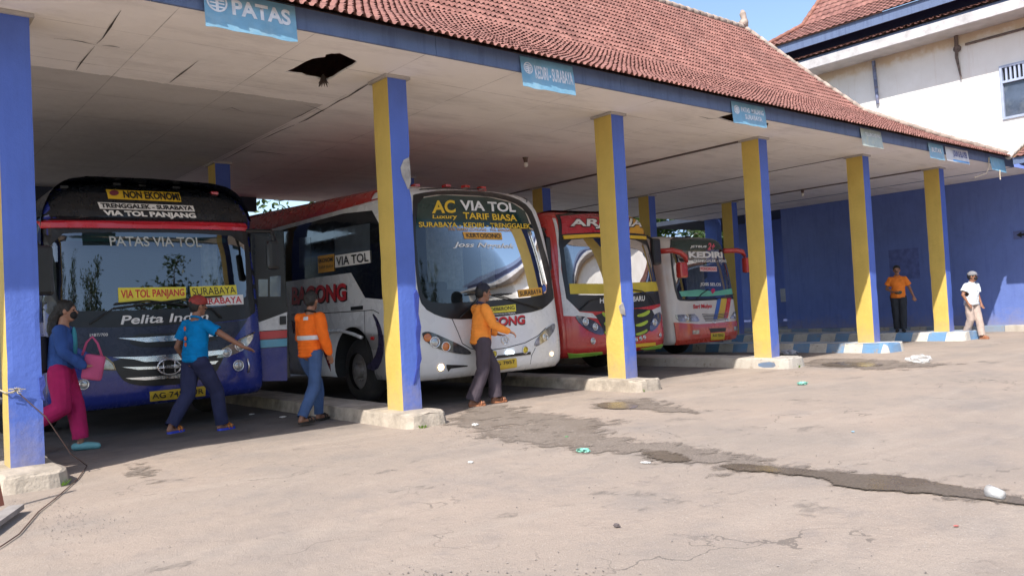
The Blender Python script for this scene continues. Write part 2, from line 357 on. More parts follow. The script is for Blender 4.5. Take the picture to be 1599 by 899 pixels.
# ceiling with torn holes
def ceiling_mat():
    m, t, b = nodes('ceiling_board'); o = tc(t); sep = t.nodes.new('ShaderNodeSeparateXYZ'); t.links.new(o, sep.inputs[0])
    c = mixc(t, nz(t, o, .6, 7, .6, .3, .7), (.90, .86, .82), (.82, .78, .74))
    c = mixc(t, mth(t, 'MULTIPLY', nz(t, o, 1.5, 8, .7, .5, .75, (.5, 1.6, 1)), .4), c, (.36, .33, .31))
    c = mixc(t, mth(t, 'MULTIPLY', nz(t, o, 1.0, 5, .7, .68, .74), .6), c, (.68, .66, .62))
    old = mth(t, 'MULTIPLY', mth(t, 'GREATER_THAN', mth(t, 'ADD', sep.outputs[1], mth(t, 'MULTIPLY', nz(t, o, 6, 5, .7, .2, .8), .09)), 9.98), mth(t, 'LESS_THAN', sep.outputs[0], 5.05))
    c = mixc(t, mth(t, 'MULTIPLY', old, .5), c, (.3, .28, .26))
    br = t.nodes.new('ShaderNodeTexBrick'); br.inputs['Scale'].default_value = 1; br.inputs['Mortar Size'].default_value = .006; br.offset = 0
    br.inputs['Brick Width'].default_value = 1.34; br.inputs['Row Height'].default_value = 1.2; br.inputs['Mortar Smooth'].default_value = .3
    dm = t.nodes.new('ShaderNodeMapping'); t.links.new(o, dm.inputs[0]); dm.inputs['Location'].default_value = (.27, .02, 0)
    t.links.new(dm.outputs[0], br.inputs['Vector'])
    c = mixc(t, mth(t, 'MULTIPLY', br.outputs['Fac'], mth(t, 'ADD', mth(t, 'MULTIPLY', nz(t, o, 1.7, 4, .6, .4, .7), .75), .12)), c, (.12, .1, .09))
    t.links.new(c, b.inputs['Base Color']); b.inputs['Roughness'].default_value = .85
    bump(t, b, nz(t, o, 1.5, 3, .5, .2, .8), .5, .05); return m
bm = bmesh.new(); box(bm, -7, 24.298, 7.46, 18.25, ZC, ZC + .02); ceil = bobj('ceiling', bm, ceiling_mat(), canopy)
def cutter(poly, z0, z1):
    bm = bmesh.new(); prism(bm, poly, z0, z1); bmesh.ops.recalc_face_normals(bm, faces=bm.faces); return bobj('cut', bm, None)
def ragged(pts, amp, seed, sub=3):
    rg = random.Random(seed); out = []
    for i in range(len(pts)):
        a, b = pts[i], pts[(i + 1) % len(pts)]
        for k in range(sub): f = k / sub; out.append((a[0] + (b[0] - a[0]) * f + rg.uniform(-amp, amp), a[1] + (b[1] - a[1]) * f + rg.uniform(-amp, amp)))
    return out
hole1 = [tuple(onZ(x, y, ZC)[:2]) for x, y in [(446, 113), (470, 117), (495, 123), (507, 126), (520, 121), (540, 108), (558, 98), (546, 90), (532, 83), (515, 84), (505, 89), (488, 92), (470, 100)]]
hole2 = [tuple(onZ(x, y, ZC)[:2]) for x, y in [(1120, 184), (1150, 193), (1196, 200), (1200, 193), (1143, 178)]]
boolean(ceil, [cutter(ragged(hole1, .02, 3, 2), 4, 4.6), cutter(ragged(hole2, .01, 5, 2), 4, 4.6)])
def crack(pts, w_=.012):
    q = [onZ(x, y, ZC) for x, y in pts]; bm = bmesh.new(); L, Rr = [], []
    for i, p in enumerate(q):
        d = (q[min(i + 1, len(q) - 1)] - q[max(0, i - 1)]).normalized(); s_ = Vector((-d.y, d.x, 0)) * w_ * (.25 + rnd.random()) * (0.2 if i in (0, len(q) - 1) else 1)
        L.append(bm.verts.new(p + s_ - Vector((0, 0, .004)))); Rr.append(bm.verts.new(p - s_ - Vector((0, 0, .004))))
    for i in range(len(q) - 1): bm.faces.new((L[i], L[i + 1], Rr[i + 1], Rr[i]))
    bobj('ceiling_crack', bm, mat('crack_shadow', (.06, .05, .045), .9), ceil)
for pts in ([(189, 16), (181, 28), (172, 42), (160, 60), (151, 68)], [(151, 70), (140, 68), (128, 65), (110, 62), (84, 60)], [(148, 72), (138, 84), (127, 97), (119, 109)], [(310, 94), (298, 104), (283, 115), (265, 129)], [(160, 71), (175, 72), (187, 74)], [(390, 238), (410, 237), (436, 240), (452, 243)], [(474, 163), (492, 168), (506, 174)], [(345, 172), (362, 168), (381, 175)], [(455, 186), (470, 180), (486, 171), (500, 166)], [(1090, 181), (1106, 185), (1122, 186)]): crack(pts)
M_rafter = mat('old_rafter_wood', (.16, .09, .05), .9, var=.3, scale=6)
bm = bmesh.new()
for k in range(18): box(bm, -6.5 + k * 1.7, -6.42 + k * 1.7, 7.6, 18.1, 4.3, 4.42)
for yy in (8.25, 9.6, 11, 12.8, 14.5, 16): box(bm, -6.9, 24, yy, yy + .07, 4.43, 4.5)
bobj('ceiling_rafters', bm, M_rafter, canopy)
bm = bmesh.new(); p = onZ(505, 123, ZC)
for k in range(14):
    a = rnd.uniform(0, 6.3); tube(bm, [p + Vector((0, 0, .05)), p + Vector((math.cos(a) * .03, math.sin(a) * .03, -.03)), p + Vector((math.cos(a) * .06, math.sin(a) * .06, -rnd.uniform(.04, .12)))], [.012, .014, .003], 5)
bobj('hanging_debris', bm, mat('shredded_fibre', (.07, .05, .04), .95), canopy)
M_batten = mat('dark_batten', (.13, .105, .1), .8)
crack([(579, 129), (560, 140), (545, 150), (530, 157), (512, 168), (497, 176), (478, 187), (466, 192)], .014); crack([(460, 195), (440, 203), (425, 210), (408, 218)], .016); crack([(402, 221), (380, 233), (356, 246), (345, 251)], .014)
for i, x in enumerate(CX):
    if i in (1, 2): continue
    wd = .012 if i in (4,) else .028
    bm = bmesh.new(); box(bm, x - wd, x + wd, CY + WY + .04, BY, ZC - (.012 if wd < .02 else .03), ZC - .002); box(bm, x - wd, x + wd, BY + WY + .04, 18.2, ZC - .02, ZC - .002)
    bobj('ceiling_batten', bm, M_batten, canopy)
for (x, y) in ((10.13, 11.66), (20.49, 11.97)):
    bm = bmesh.new(); tube(bm, [(x, y, ZC), (x, y, ZC - .03), (x, y, ZC - .1)], [.06, .045, .035], 12); o = bobj('lamp_socket', bm, mat('brown_bakelite', (.12, .07, .05), .5), canopy)
    bm = bmesh.new(); bmesh.ops.create_uvsphere(bm, u_segments=14, v_segments=10, radius=.045, matrix=Matrix.Translation((x, y, ZC - .14)) @ Matrix.Diagonal((1, 1, 1.3, 1))); bobj('bulb', bm, mat('frosted_bulb', (.7, .68, .62), .3), o, True)
# fascia, back beam
M_fascia = wornpaint('weathered_blue_board', (.12, .17, .30), (.045, .065, .14), under=(.3, .36, .45), chips=.72, streak=.75)
bm = bmesh.new(); x = -7.0
while x < 22.6:
    e = min(22.62, x + 3.05); box(bm, x, e - .006, 7.42, 7.455, ZC - .01, 4.45, .003); x = e
bobj('fascia_board', bm, M_fascia, canopy)
boxo('fascia_board', 22.59, 22.62, 7.46, 18.2, ZC - .01, 4.45, M_fascia, canopy)
bm = bmesh.new()
prf = [(7.25, 4.30), (7.25, 4.42), (7.3, 4.47), (7.36, 4.47), (7.36, 4.35)]
a = [bm.verts.new((22.62, y, z)) for y, z in prf]; b_ = [bm.verts.new((22.98, y + .02, z - .06)) for y, z in prf]
for i in range(len(prf)): bm.faces.new((a[i], a[(i + 1) % 5], b_[(i + 1) % 5], b_[i]))
bm.faces.new(a[::-1]); bm.faces.new(b_); bobj('fascia_horn', bm, M_fascia, canopy)
boxo('back_beam', -7, 7.35, 18.0, 18.16, 3.9, ZC - .002, mat('dark_beam', (.035, .045, .07), .8), canopy)

# ---- tiled roofs: every course is an open corrugated sheet lapping the one below
def tile_mat():
    m, t, b = nodes('clay_tile'); o = tc(t)
    vo = t.nodes.new('ShaderNodeTexVoronoi'); vo.inputs['Scale'].default_value = 1; mp = t.nodes.new('ShaderNodeMapping'); mp.inputs['Scale'].default_value = (9.5, 4.5, .1)
    t.links.new(o, mp.inputs[0]); t.links.new(mp.outputs[0], vo.inputs['Vector'])
    s = t.nodes.new('ShaderNodeSeparateColor'); t.links.new(vo.outputs['Color'], s.inputs[0])
    c = mixc(t, s.outputs[0], (.18, .075, .062), (.31, .145, .12))
    c = mixc(t, mth(t, 'MULTIPLY', nz(t, o, .9, 8, .7, .45, .7), .6), c, (.15, .075, .065))
    c = mixc(t, mth(t, 'MULTIPLY', nz(t, o, 8, 6, .7, .58, .72), .55), c, (.075, .05, .045))
    c = mixc(t, mth(t, 'MULTIPLY', nz(t, o, 2.3, 6, .7, .6, .72), .4), c, (.42, .27, .24))
    t.links.new(c, b.inputs['Base Color']); b.inputs['Roughness'].default_value = .85; bump(t, b, nz(t, o, 40, 4, .6, .2, .8), .3, .006)
    return m
M_tile = tile_mat()
def tile_roof(name, F, u0, u1, vlen, parent, per=.105, course=.21, lim=None, amp=.040, seed=0):
    """F(u, v) -> (point on slope, slope normal, upslope dir); u along the eave, v up the slope"""
    rg = random.Random(seed); bm = bmesh.new(); nc = int(vlen / course) + 1
    shape = [(0, 0), (.16, .12), (.3, .72), (.5, 1), (.7, .72), (.84, .12)]
    n = int((u1 - u0) / per)
    for r in range(nc):
        v0 = r * course; v1 = v0 + course * 1.12
        row0 = []; row1 = []
        for i in range(n):
            jz = rg.uniform(-.004, .004); jv = rg.uniform(-.012, .012)
            for (a, h) in shape:
                u = u0 + (i + a) * per
                for v, row, lift in ((v0 + jv, row0, .016 + jz), (v1, row1, .002)):
                    uu = u
                    if lim:
                        lo, hi = lim(v)
                        if uu < lo or uu > hi: uu = min(max(uu, lo), hi)
                    P, N, U = F(uu, v); row.append(bm.verts.new(P + N * (lift + h * amp * (1 if row is row0 else .5))))
        for k in range(len(row0) - 1):
            if (row0[k].co - row0[k + 1].co).length < 1e-4 and (row1[k].co - row1[k + 1].co).length < 1e-4: continue
            bm.faces.new((row0[k], row0[k + 1], row1[k + 1], row1[k]))
    bmesh.ops.delete(bm, geom=[v for v in bm.verts if not v.link_faces], context='VERTS')
    return bobj(name, bm, M_tile, parent)
PROF = [(7.25, 4.385), (8.8, 5.17), (10.3, 6.05), (11.3, 7.1), (12.8, 8.78)]
cum = [0]
for i in range(4): cum.append(cum[-1] + math.hypot(PROF[i + 1][0] - PROF[i][0], PROF[i + 1][1] - PROF[i][1]))
def prof_at(v):
    v = max(0, min(cum[-1], v))
    for i in range(4):
        if v <= cum[i + 1] + 1e-9:
            f = (v - cum[i]) / (cum[i + 1] - cum[i]); a, b = PROF[i], PROF[i + 1]
            d = Vector((0, b[0] - a[0], b[1] - a[1])).normalized()
            return Vector((0, a[0] + (b[0] - a[0]) * f, a[1] + (b[1] - a[1]) * f)), d
def hipx(y): return 22.75 - (y - 7.25) * .60
def Ffront(u, v):
    p, d = prof_at(v); sag = .03 * math.sin(u * .5) * math.sin(v * .9)
    return Vector((u, p.y, p.z + sag)), Vector((0, -d.z, d.y)), d
tile_roof('tile_roof', Ffront, -7, 22.8, cum[-1], canopy, lim=lambda v: (-7, hipx(prof_at(v)[0].y)), seed=1)
def Fside(u, v):   # right hip: u runs along Y
    p, d = prof_at(v); x = hipx(p.y); run = .6
    dd = Vector((-run * d.y, 0, d.z)).normalized(); return Vector((x, u, p.z)), Vector((dd.z, 0, -dd.x)), dd
tile_roof('tile_roof', Fside, 7.25, 18.35, cum[-1], canopy, lim=lambda v: (prof_at(v)[0].y, 25.6 - prof_at(v)[0].y), seed=2, per=.2)
bm = bmesh.new(); q = [(-7, 12.8, 8.76), (hipx(12.8), 12.8, 8.76), (22.75, 18.35, 4.36), (-7, 18.35, 4.36)]; bm.faces.new([bm.verts.new(v) for v in q])
bobj('rear_roof_slope', bm, M_tile, canopy)
bm = bmesh.new()   # underlay closing the attic against the sun
for i in range(4):
    a, b = PROF[i], PROF[i + 1]; q = [(-7, a[0] + .03, a[1] - .01), (hipx(a[0]) - .03, a[0] + .03, a[1] - .01), (hipx(b[0]) - .03, b[0], b[1] - .02), (-7, b[0], b[1] - .02)]
    bm.faces.new([bm.verts.new(v) for v in q])
    q = [(hipx(a[0]) - .04, a[0], a[1] - .02), (hipx(a[0]) - .04, 25.6 - a[0], a[1] - .02), (hipx(b[0]) - .04, 25.6 - b[0], b[1] - .02), (hipx(b[0]) - .04, b[0], b[1] - .02)]
    bm.faces.new([bm.verts.new(v) for v in q])
bobj('roof_underlay', bm, M_rafter, canopy)
M_mortar = mat('ridge_mortar', (.36, .29, .25), .9, var=.3, scale=5, bmp=.6, bscale=25, dirt=(.15, .12, .1), dfac=.7, dscale=4)
def ridge_line(name, pts, r, parent, m=None, step=.28):
    bm = bmesh.new(); P = [Vector(p) for p in pts]
    for a, b in zip(P, P[1:]):
        n = max(1, int((b - a).length / step)); d = (b - a) / n
        for k in range(n):
            s = a + d * k; tube(bm, [s - d * .12, s + d * .5, s + d * 1.05], [r * 1.16, r, r * .86], 9)
    return bobj(name, bm, m or M_mortar, parent, True)
hp = [(hipx(y), y, z + .06) for y, z in PROF]
ridge_line('hip_ridge', hp[::-1], .062, canopy); ridge_line('top_ridge', [(-7, 12.8, 8.82), (hipx(12.8), 12.8, 8.82)], .075, canopy)
bm = bmesh.new(); x, y, z = hp[-1]
tube(bm, [(x, y, z), (x, y, z + .14), (x + .02, y, z + .24), (x - .02, y, z + .36), (x - .03, y, z + .46)], [.12, .13, .08, .09, .04], 10); bobj('ridge_finial', bm, M_mortar, canopy, True)

# ---- banners on the fascia
M_banner = mat('light_blue_banner', (.19, .40, .56), .5, var=.12, scale=5, dirt=(.36, .5, .55), dfac=.7, dscale=4)
M_banner_old = mat('faded_banner', (.42, .5, .48), .6, var=.2, scale=7, dirt=(.5, .42, .22), dfac=.8, dscale=7)
M_banner_white = mat('white_banner', (.6, .63, .68), .5, var=.1, scale=5)
M_fadetext = mat('faded_white_lettering', (.74, .76, .80), .6, var=.12, scale=14)
M_navy = mat('navy_lettering', (.03, .07, .3), .5)
M_cloth_blue = mat('banner_blue_print', (.1, .3, .62), .5)
def banner(x0, x1, zt, zb, m, label, texts, tilt=0, emblem=None, seed=0, tm=None, slant=0):
    root = empty('hanging_sign', ((x0 + x1) / 2, 7.4, zb), label, 'sign')
    def F(a, b):
        d = .012 * noise.noise(Vector((a * 2.2 + seed, b * 2.5, 0))); return Vector((a, 7.405 - (zt - b) * .10 + d, b + slant * (a - x0))), Vector((0, -1, 0))
    rg = random.Random(seed); lo = [(x0 + (x1 - x0) * k / 10, zb + rg.uniform(-.008, .008)) for k in range(11)]
    bm = fill2d([[(x0, zt), *lo, (x1, zt)]]); wrap(bm, F, 0, .003, .08); bobj('sign_board', bm, m, root)
    for (s, q, b_) in texts:
        t = text2d(s, b_ + .015); quadfit(t, q); wrap(t, F, .004, 0, .1); bobj('lettering', t, tm or M_fadetext, root)
    if emblem:
        cx, cz, r = emblem
        lp = [[(cx + r * math.cos(a * .2618), cz + r * math.sin(a * .2618)) for a in range(24)], [(cx + r * .82 * math.cos(a * .2618), cz + r * .82 * math.sin(a * .2618)) for a in range(24)]]
        bm = fill2d(lp)
        for sgn in (-1, 1):
            for k in (.15, .5):
                b2 = fill2d([[(cx - r * .7, cz + sgn * k * r - .008), (cx + r * .7, cz + sgn * k * r - .008), (cx + r * .7, cz + sgn * k * r + .008), (cx - r * .7, cz + sgn * k * r + .008)]])
                me = bpy.data.meshes.new('t'); b2.to_mesh(me); b2.free(); bm.from_mesh(me)
        b2 = fill2d([[(cx - r * .14, cz - r), (cx + r * .14, cz - r), (cx + r * .14, cz + r * .6), (cx - r * .14, cz + r * .6)]]); me = bpy.data.meshes.new('t'); b2.to_mesh(me); b2.free(); bm.from_mesh(me)
        wrap(bm, F, .005, 0, None); bobj('emblem', bm, M_fadetext, root)
    return root
def qd(x0, x1, z0, z1): return [(x0, z1), (x1, z1), (x1, z0), (x0, z0)]
banner(2.60, 3.50, 4.44, 4.055, M_banner, 'light blue banner reading PATAS hanging from the fascia at top left', [('PATAS', qd(2.86, 3.44, 4.21, 4.37), .02)], emblem=(2.72, 4.31, .1), seed=1)
banner(6.43, 7.32, 4.41, 4.02, M_banner, 'light blue banner reading KEDIRI - SURABAYA between second and third columns', [('KEDIRI - SURABAYA', qd(6.65, 7.29, 4.15, 4.32), .012)], emblem=(6.545, 4.27, .075), seed=2)
banner(10.76, 11.66, 4.40, 4.05, M_banner, 'light blue banner with two lines reading PATAS MALANG above a small torn ceiling hole', [('PATAS  MALANG', qd(11.0, 11.6, 4.25, 4.33), .012), ('SURABAYA', qd(11.08, 11.54, 4.14, 4.22), .012)], emblem=(10.88, 4.27, .07), seed=3)
banner(14.83, 15.66, 4.40, 4.06, M_banner_old, 'faded pale banner with yellow stains, unreadable, right of the fourth column', [('TULUNGAGUNG', qd(15.0, 15.58, 4.26, 4.33), .0)], seed=4)
banner(17.72, 18.46, 4.39, 4.05, M_banner, 'faded light blue banner with no readable words beside the white banner', [('BLITAR', qd(17.85, 18.35, 4.2, 4.3), .01)], seed=5)
bw = banner(18.56, 19.76, 4.38, 4.06, M_banner_white, 'white banner with navy letters and a blue bottom stripe near the right end', [('J.DUN & BLAYER', qd(18.92, 19.68, 4.15, 4.33), .015)], seed=6, tm=M_navy)
bm = fill2d([[(18.86, 4.075), (19.74, 4.075), (19.74, 4.115), (18.86, 4.115)]]); wrap(bm, lambda a, b: (Vector((a, 7.405 - (4.38 - b) * .1, b)), Vector((0, -1, 0))), .008, 0, None); bobj('blue_stripe', bm, M_cloth_blue, bw)
banner(21.05, 21.95, 4.37, 4.05, M_banner, 'torn light blue banner hanging last, nearest the blue wall', [], seed=7, slant=-.03)
for i, (pts, lb) in enumerate((([(20.98, 7.4, 4.33), (20.97, 7.41, 4.1), (20.9, 7.45, 3.95), (20.6, 7.6, 3.86)], 'long curled cream wire dangling left of the last torn banner'), ([(21.5, 7.36, 4.06), (21.5, 7.37, 3.95), (21.51, 7.37, 3.83)], 'short cream wire hanging straight below the last torn banner'))):
    bm = bmesh.new(); tube(bm, pts, .012, 6); tag(bobj('dangling_wire', bm, mat('cream_wire', (.6, .52, .4), .6)), lb, 'wire')

# ================================================================== KERBED ISLANDS UNDER THE COLUMNS
def stripe_mat():
    m, t, b = nodes('striped_kerb_paint'); o = tc(t); sep = t.nodes.new('ShaderNodeSeparateXYZ'); t.links.new(o, sep.inputs[0])
    s = mth(t, 'ADD', mth(t, 'ADD', sep.outputs[1], sep.outputs[0]), 0)
    k = mth(t, 'GREATER_THAN', mth(t, 'FRACT', mth(t, 'DIVIDE', s, .8)), .5)
    c = mixc(t, k, (.62, .6, .55), (.14, .29, .5))
    c = mixc(t, mth(t, 'MULTIPLY', nz(t, o, 2.5, 6, .65, .4, .75), .55), c, (.3, .27, .23))
    c = mixc(t, nz(t, o, 7, 8, .75, .58, .64), c, (.3, .265, .225))
    t.links.new(c, b.inputs['Base Color']); b.inputs['Roughness'].default_value = .85; bump(t, b, nz(t, o, 22, 8, .65, .2, .8), .6, .02); return m
M_stripe = stripe_mat()
IL = ['rounded bare concrete island with green weeds under the leftmost column', 'worn concrete island with weeds under the column in front of the white bus', 'cracked concrete island under the column in front of the red bus', 'whitish painted concrete island with blue smear under the fourth column', 'blue and white striped concrete island under the fifth column', 'blue and white striped concrete island where the far man in orange stands']
def island(i):
    x = CX[i]; zt = ped(x); x0 = x - (.20 if i < 4 else .32); x1 = x + WX + (.12, .12, .12, .18, .22, .5)[i]; y0 = 7.9 if i else 7.84; y1 = 15.6 if i < 5 else 14.6
    r = .17; pl = []
    pl += [(x0, y1), (x0, y0 + r)] + [(x0 + r - r * math.cos(a), y0 + r - r * math.sin(a)) for a in (R(30), R(60))] + [(x0 + r, y0), (x1 - r, y0)] + [(x1 - r + r * math.sin(a), y0 + r - r * math.cos(a)) for a in (R(30), R(60))] + [(x1, y0 + r), (x1, y1)]
    bm = fill2d([pl]); gridcut(bm, .14)
    be = [e for e in bm.edges if len(e.link_faces) == 1]; r_ = bmesh.ops.extrude_edge_only(bm, edges=be)
    low = [v for v in r_['geom'] if isinstance(v, bmesh.types.BMVert)]; ls = set(low)
    rim = {v for e in be for v in e.verts}
    cx_ = (x0 + x1) / 2
    for v in bm.verts:
        nn = noise.noise(v.co * 3 + Vector((i * 7, 0, 0)))
        if v in ls: v.co.z = gz(x) - .03; v.co.x += (v.co.x - cx_) * .05 + nn * .02; v.co.y += nn * .03 - .02 * (v.co.y < 8)
        elif v in rim: v.co.z = zt - .022 + nn * .012; v.co.x += nn * .02 - (v.co.x - cx_) * .03; v.co.y += nn * .03
        else: v.co.z = zt + nn * .008
    bmesh.ops.recalc_face_normals(bm, faces=bm.faces)
    o = bobj('concrete_island', bm, M_stripe if i >= 4 else (M_white_worn if i == 3 else M_conc)); tag(o, IL[i], 'island', 'concrete islands under the columns')
    md = o.modifiers.new('b', 'BEVEL'); md.width = .012; md.segments = 2; md.limit_method = 'ANGLE'; md.angle_limit = R(50)
    o.data = evalmesh(o); o.modifiers.clear(); return o
isl = [island(i) for i in range(6)]
bm = fill2d([smooth_loop(pixY([(1182, 566), (1205, 564), (1210, 573), (1190, 574), (1180, 571)], 7.9), 1)]); wrap(bm, lambda a, b: (Vector((a, 7.9, b)), Vector((0, -1, 0))), .035, 0, None); bobj('blue_paint_smear', bm, M_lblue_worn, isl[3])

# ================================================================== THE TWO-STOREY BUILDING ON THE RIGHT
WXX = 24.3
hall = empty('terminal_building', (WXX, 8, 0), 'two-storey terminal building with blue ground floor, white upper wall and stacked red tile roofs', 'building')
M_bwall = wornpaint('blue_wall_paint', (.13, .20, .53), (.05, .08, .32), under=(.1, .16, .5), chips=.82, streak=.4)
M_wwall = mat('white_wall', (.80, .79, .76), .85, var=.05, scale=1.2, dirt=(.5, .38, .22), dfac=.45, dscale=.7, bmp=.2, bscale=20)
boxo('ground_floor_wall', WXX, WXX + .25, -14, 15.05, 0, 4.9, M_bwall, hall)
# paler band of rain-stained wall under the eave
def wall2():
    m, t, b = nodes('stained_white_wall'); o = tc(t); sep = t.nodes.new('ShaderNodeSeparateXYZ'); t.links.new(o, sep.inputs[0])
    c = mixc(t, nz(t, o, 1, 6), (.80, .79, .77), (.72, .70, .67))
    band = mth(t, 'MULTIPLY', mth(t, 'MULTIPLY', mth(t, 'SUBTRACT', mth(t, 'ADD', sep.outputs[2], mth(t, 'MULTIPLY', nz(t, o, 3, 5, .6, .2, .8), .2)), 8.1), 4), nz(t, o, 1.5, 6, .7, .25, .6))
    c = mixc(t, mth(t, 'MINIMUM', mth(t, 'MAXIMUM', band, 0), .7), c, (.56, .42, .24))
    st = nz(t, o, 2, 6, .7, .55, .75, (1, 2.5, .2)); c = mixc(t, mth(t, 'MULTIPLY', st, .3), c, (.5, .38, .3))
    t.links.new(c, b.inputs['Base Color']); b.inputs['Roughness'].default_value = .9; bump(t, b, nz(t, o, 25, 5, .6, .2, .8), .15, .01); return m
M_w2 = wall2()
wall_up = boxo('upper_wall', WXX + .02, WXX + .3, -14, 15.05, 4.9, 8.6, M_w2, hall)
# window with louvres: cut an opening
wy0, wy1, wz0, wz1 = 6.2, 8.16, 5.76, 7.22
bm = bmesh.new(); box(bm, WXX - .2, WXX + .16, wy0, wy1, wz0, wz1); boolean(wall_up, [bobj('cut', bm, None)])
M_frame = mat('pale_blue_frame', (.36, .42, .56), .5)
bm = bmesh.new(); s = .06
for a in ((wy0, wy1, wz0, wz0 + s), (wy0, wy1, wz1 - s, wz1), (wy0, wy0 + s, wz0 + s, wz1 - s), (wy1 - s, wy1, wz0 + s, wz1 - s), (wy0 + s, wy1 - s, 6.74, 6.8), (7.15, 7.2, wz0 + s, 6.74)): box(bm, WXX - .03, WXX + .08, *a)
wf = bobj('window_frame', bm, M_frame, hall)
boxo('pane', WXX + .05, WXX + .06, wy0 + s, wy1 - s, wz0 + s, 6.74, mat('dusty_dark_glass', (.06, .08, .12), .12, var=.4, scale=2, dirt=(.3, .33, .36), dfac=.5), wf)
bm = bmesh.new(); k = wy0 + .1
while k < wy1 - .1: box(bm, WXX - .01, WXX + .05, k, k + .045, 6.8, wz1 - s); k += .105
bobj('louvre', bm, M_frame, wf); boxo('louvre_shade', WXX + .1, WXX + .12, wy0 + s, wy1 - s, 6.8, wz1 - s, M_black, wf)
# concrete gutter eave
M_gut = mat('stained_concrete_gutter', (.5, .49, .5), .85, var=.2, scale=2, dirt=(.22, .2, .2), dfac=.6, dscale=3)
boxo('eave_soffit', WXX - .93, WXX + .3, -14, 15.9, 8.36, 8.46, mat('eave_soffit_paint', (.42, .4, .38), .85, var=.1, dirt=(.3, .25, .18), dfac=.5), hall)
bm = bmesh.new(); box(bm, WXX - 1.0, WXX - .93, -14, 15.9, 8.33, 8.61, .01); bobj('gutter', bm, M_gut, hall)
bm = bmesh.new(); box(bm, WXX - .96, WXX - .9, -14, 15.9, 8.61, 8.69); bobj('eave_board', bm, M_fascia, hall)
def slope(y0, y1, xa, za, xb, zb, lim=None, per=.2, course=.25, seed=3, amp=.026):
    L = math.hypot(xb - xa, zb - za); d = Vector(((xb - xa) / L, 0, (zb - za) / L)); nn = Vector((-d.z, 0, d.x))
    bm = bmesh.new(); q = [(xa, y0, za - .01), (xa, y1, za - .01), (xb, y1, zb - .01), (xb, y0, zb - .01)]
    tile_roof('tile_roof', lambda u, v: (Vector((xa, u, za)) + d * v, nn, d), y0, y1, L, hall, per=per, course=course, lim=lim, seed=seed, amp=amp)
    if lim: q = [(xa, lim(0)[0], za - .01), (xa, lim(0)[1], za - .01), (xb, lim(L)[1], zb - .01), (xb, lim(L)[0], zb - .01)]
    bm.faces.new([bm.verts.new(v) for v in q]); bobj('roof_underlay', bm, M_rafter, hall)
slope(2, 15.9, WXX - 1.05, 8.70, WXX - .05, 9.06)
# upper tier of the roof: dark recess, board, concave hipped slope
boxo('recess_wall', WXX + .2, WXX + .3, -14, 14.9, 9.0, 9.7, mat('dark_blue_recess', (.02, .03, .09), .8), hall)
boxo('roof_board', WXX - .42, WXX - .38, -14, 15.0, 9.24, 9.56, M_fascia, hall)
boxo('roof_board', WXX - .37, WXX + 4, 14.96, 15.0, 9.2, 9.55, M_fascia, hall)
L1 = math.hypot(1.5, .85)
slope(2, 15.15, WXX - .5, 9.56, WXX + 1.0, 10.41, lim=lambda v: (2, 15.15 - .75 * v / L1), seed=5)
L2 = math.hypot(2.6, 3.3)
slope(2, 14.4, WXX + 1.0, 10.42, WXX + 3.6, 13.7, lim=lambda v: (2, 14.4 - 1.0 * v / L2), seed=6)
M_rtile = mat('ridge_tile', (.26, .12, .09), .85, var=.3, scale=5, dirt=(.12, .09, .08), dfac=.6)
ridge_line('hip_ridge', [(WXX + 3.6, 13.4, 13.75), (WXX + 1.0, 14.4, 10.48), (WXX - .5, 15.15, 9.64)], .07, hall, M_rtile)
bm = bmesh.new()
for q in ([(WXX - .5, 15.15, 9.55), (WXX + 6, 15.15, 9.55), (WXX + 6, 14.4, 10.4), (WXX + 1, 14.4, 10.4)], [(WXX + 1, 14.4, 10.4), (WXX + 6, 14.4, 10.4), (WXX + 6, 13.4, 13.7), (WXX + 3.6, 13.4, 13.7)]): bm.faces.new([bm.verts.new(v) for v in q])
bobj('roof_end_slope', bm, M_rtile, hall)
# rusty downpipes and roundels under the eave
M_rust = mat('rusty_iron', (.13, .10, .09), .8, var=.4, scale=10, bmp=.5)
def wallpt(x, y): return onX(x, y, WXX)
bm = bmesh.new(); a, b_ = wallpt(1365, 96), wallpt(1372, 162); tube(bm, [(WXX - .05, a.y, a.z), (WXX - .05, b_.y, b_.z)], [.055, .05], 8); bobj('downpipe_stub', bm, mat('rusty_blue_iron', (.14, .17, .28), .7, var=.4, scale=9, dirt=(.16, .09, .06), dfac=.9, dscale=6), hall)
bm = bmesh.new(); a, b_ = wallpt(1494, 56), wallpt(1502, 124); tube(bm, [(WXX - .05, a.y, a.z), (WXX - .06, a.y + .02, (a.z + b_.z) / 2), (WXX - .04, b_.y, b_.z)], [.06, .045, .02], 8)
bmesh.ops.create_icosphere(bm, subdivisions=2, radius=.11, matrix=Matrix.Translation((WXX - .04, a.y, a.z - .38)) @ Matrix.Diagonal((.5, 1, 1, 1))); bobj('downpipe_stub', bm, M_rust, hall)
p = wallpt(1520, 41); bm = bmesh.new(); bmesh.ops.create_icosphere(bm, subdivisions=2, radius=.12, matrix=Matrix.Translation((WXX - .04, p.y, p.z)) @ Matrix.Diagonal((.5, 1, 1, 1))); bobj('pipe_cap', bm, M_rust, hall)
a, b_ = wallpt(1508, 70), wallpt(1640, 34); bm = bmesh.new(); tube(bm, [(WXX - .02, a.y, a.z), (WXX - .02, b_.y, b_.z)], .035, 6); bobj('rusty_rail', bm, M_rust, hall)
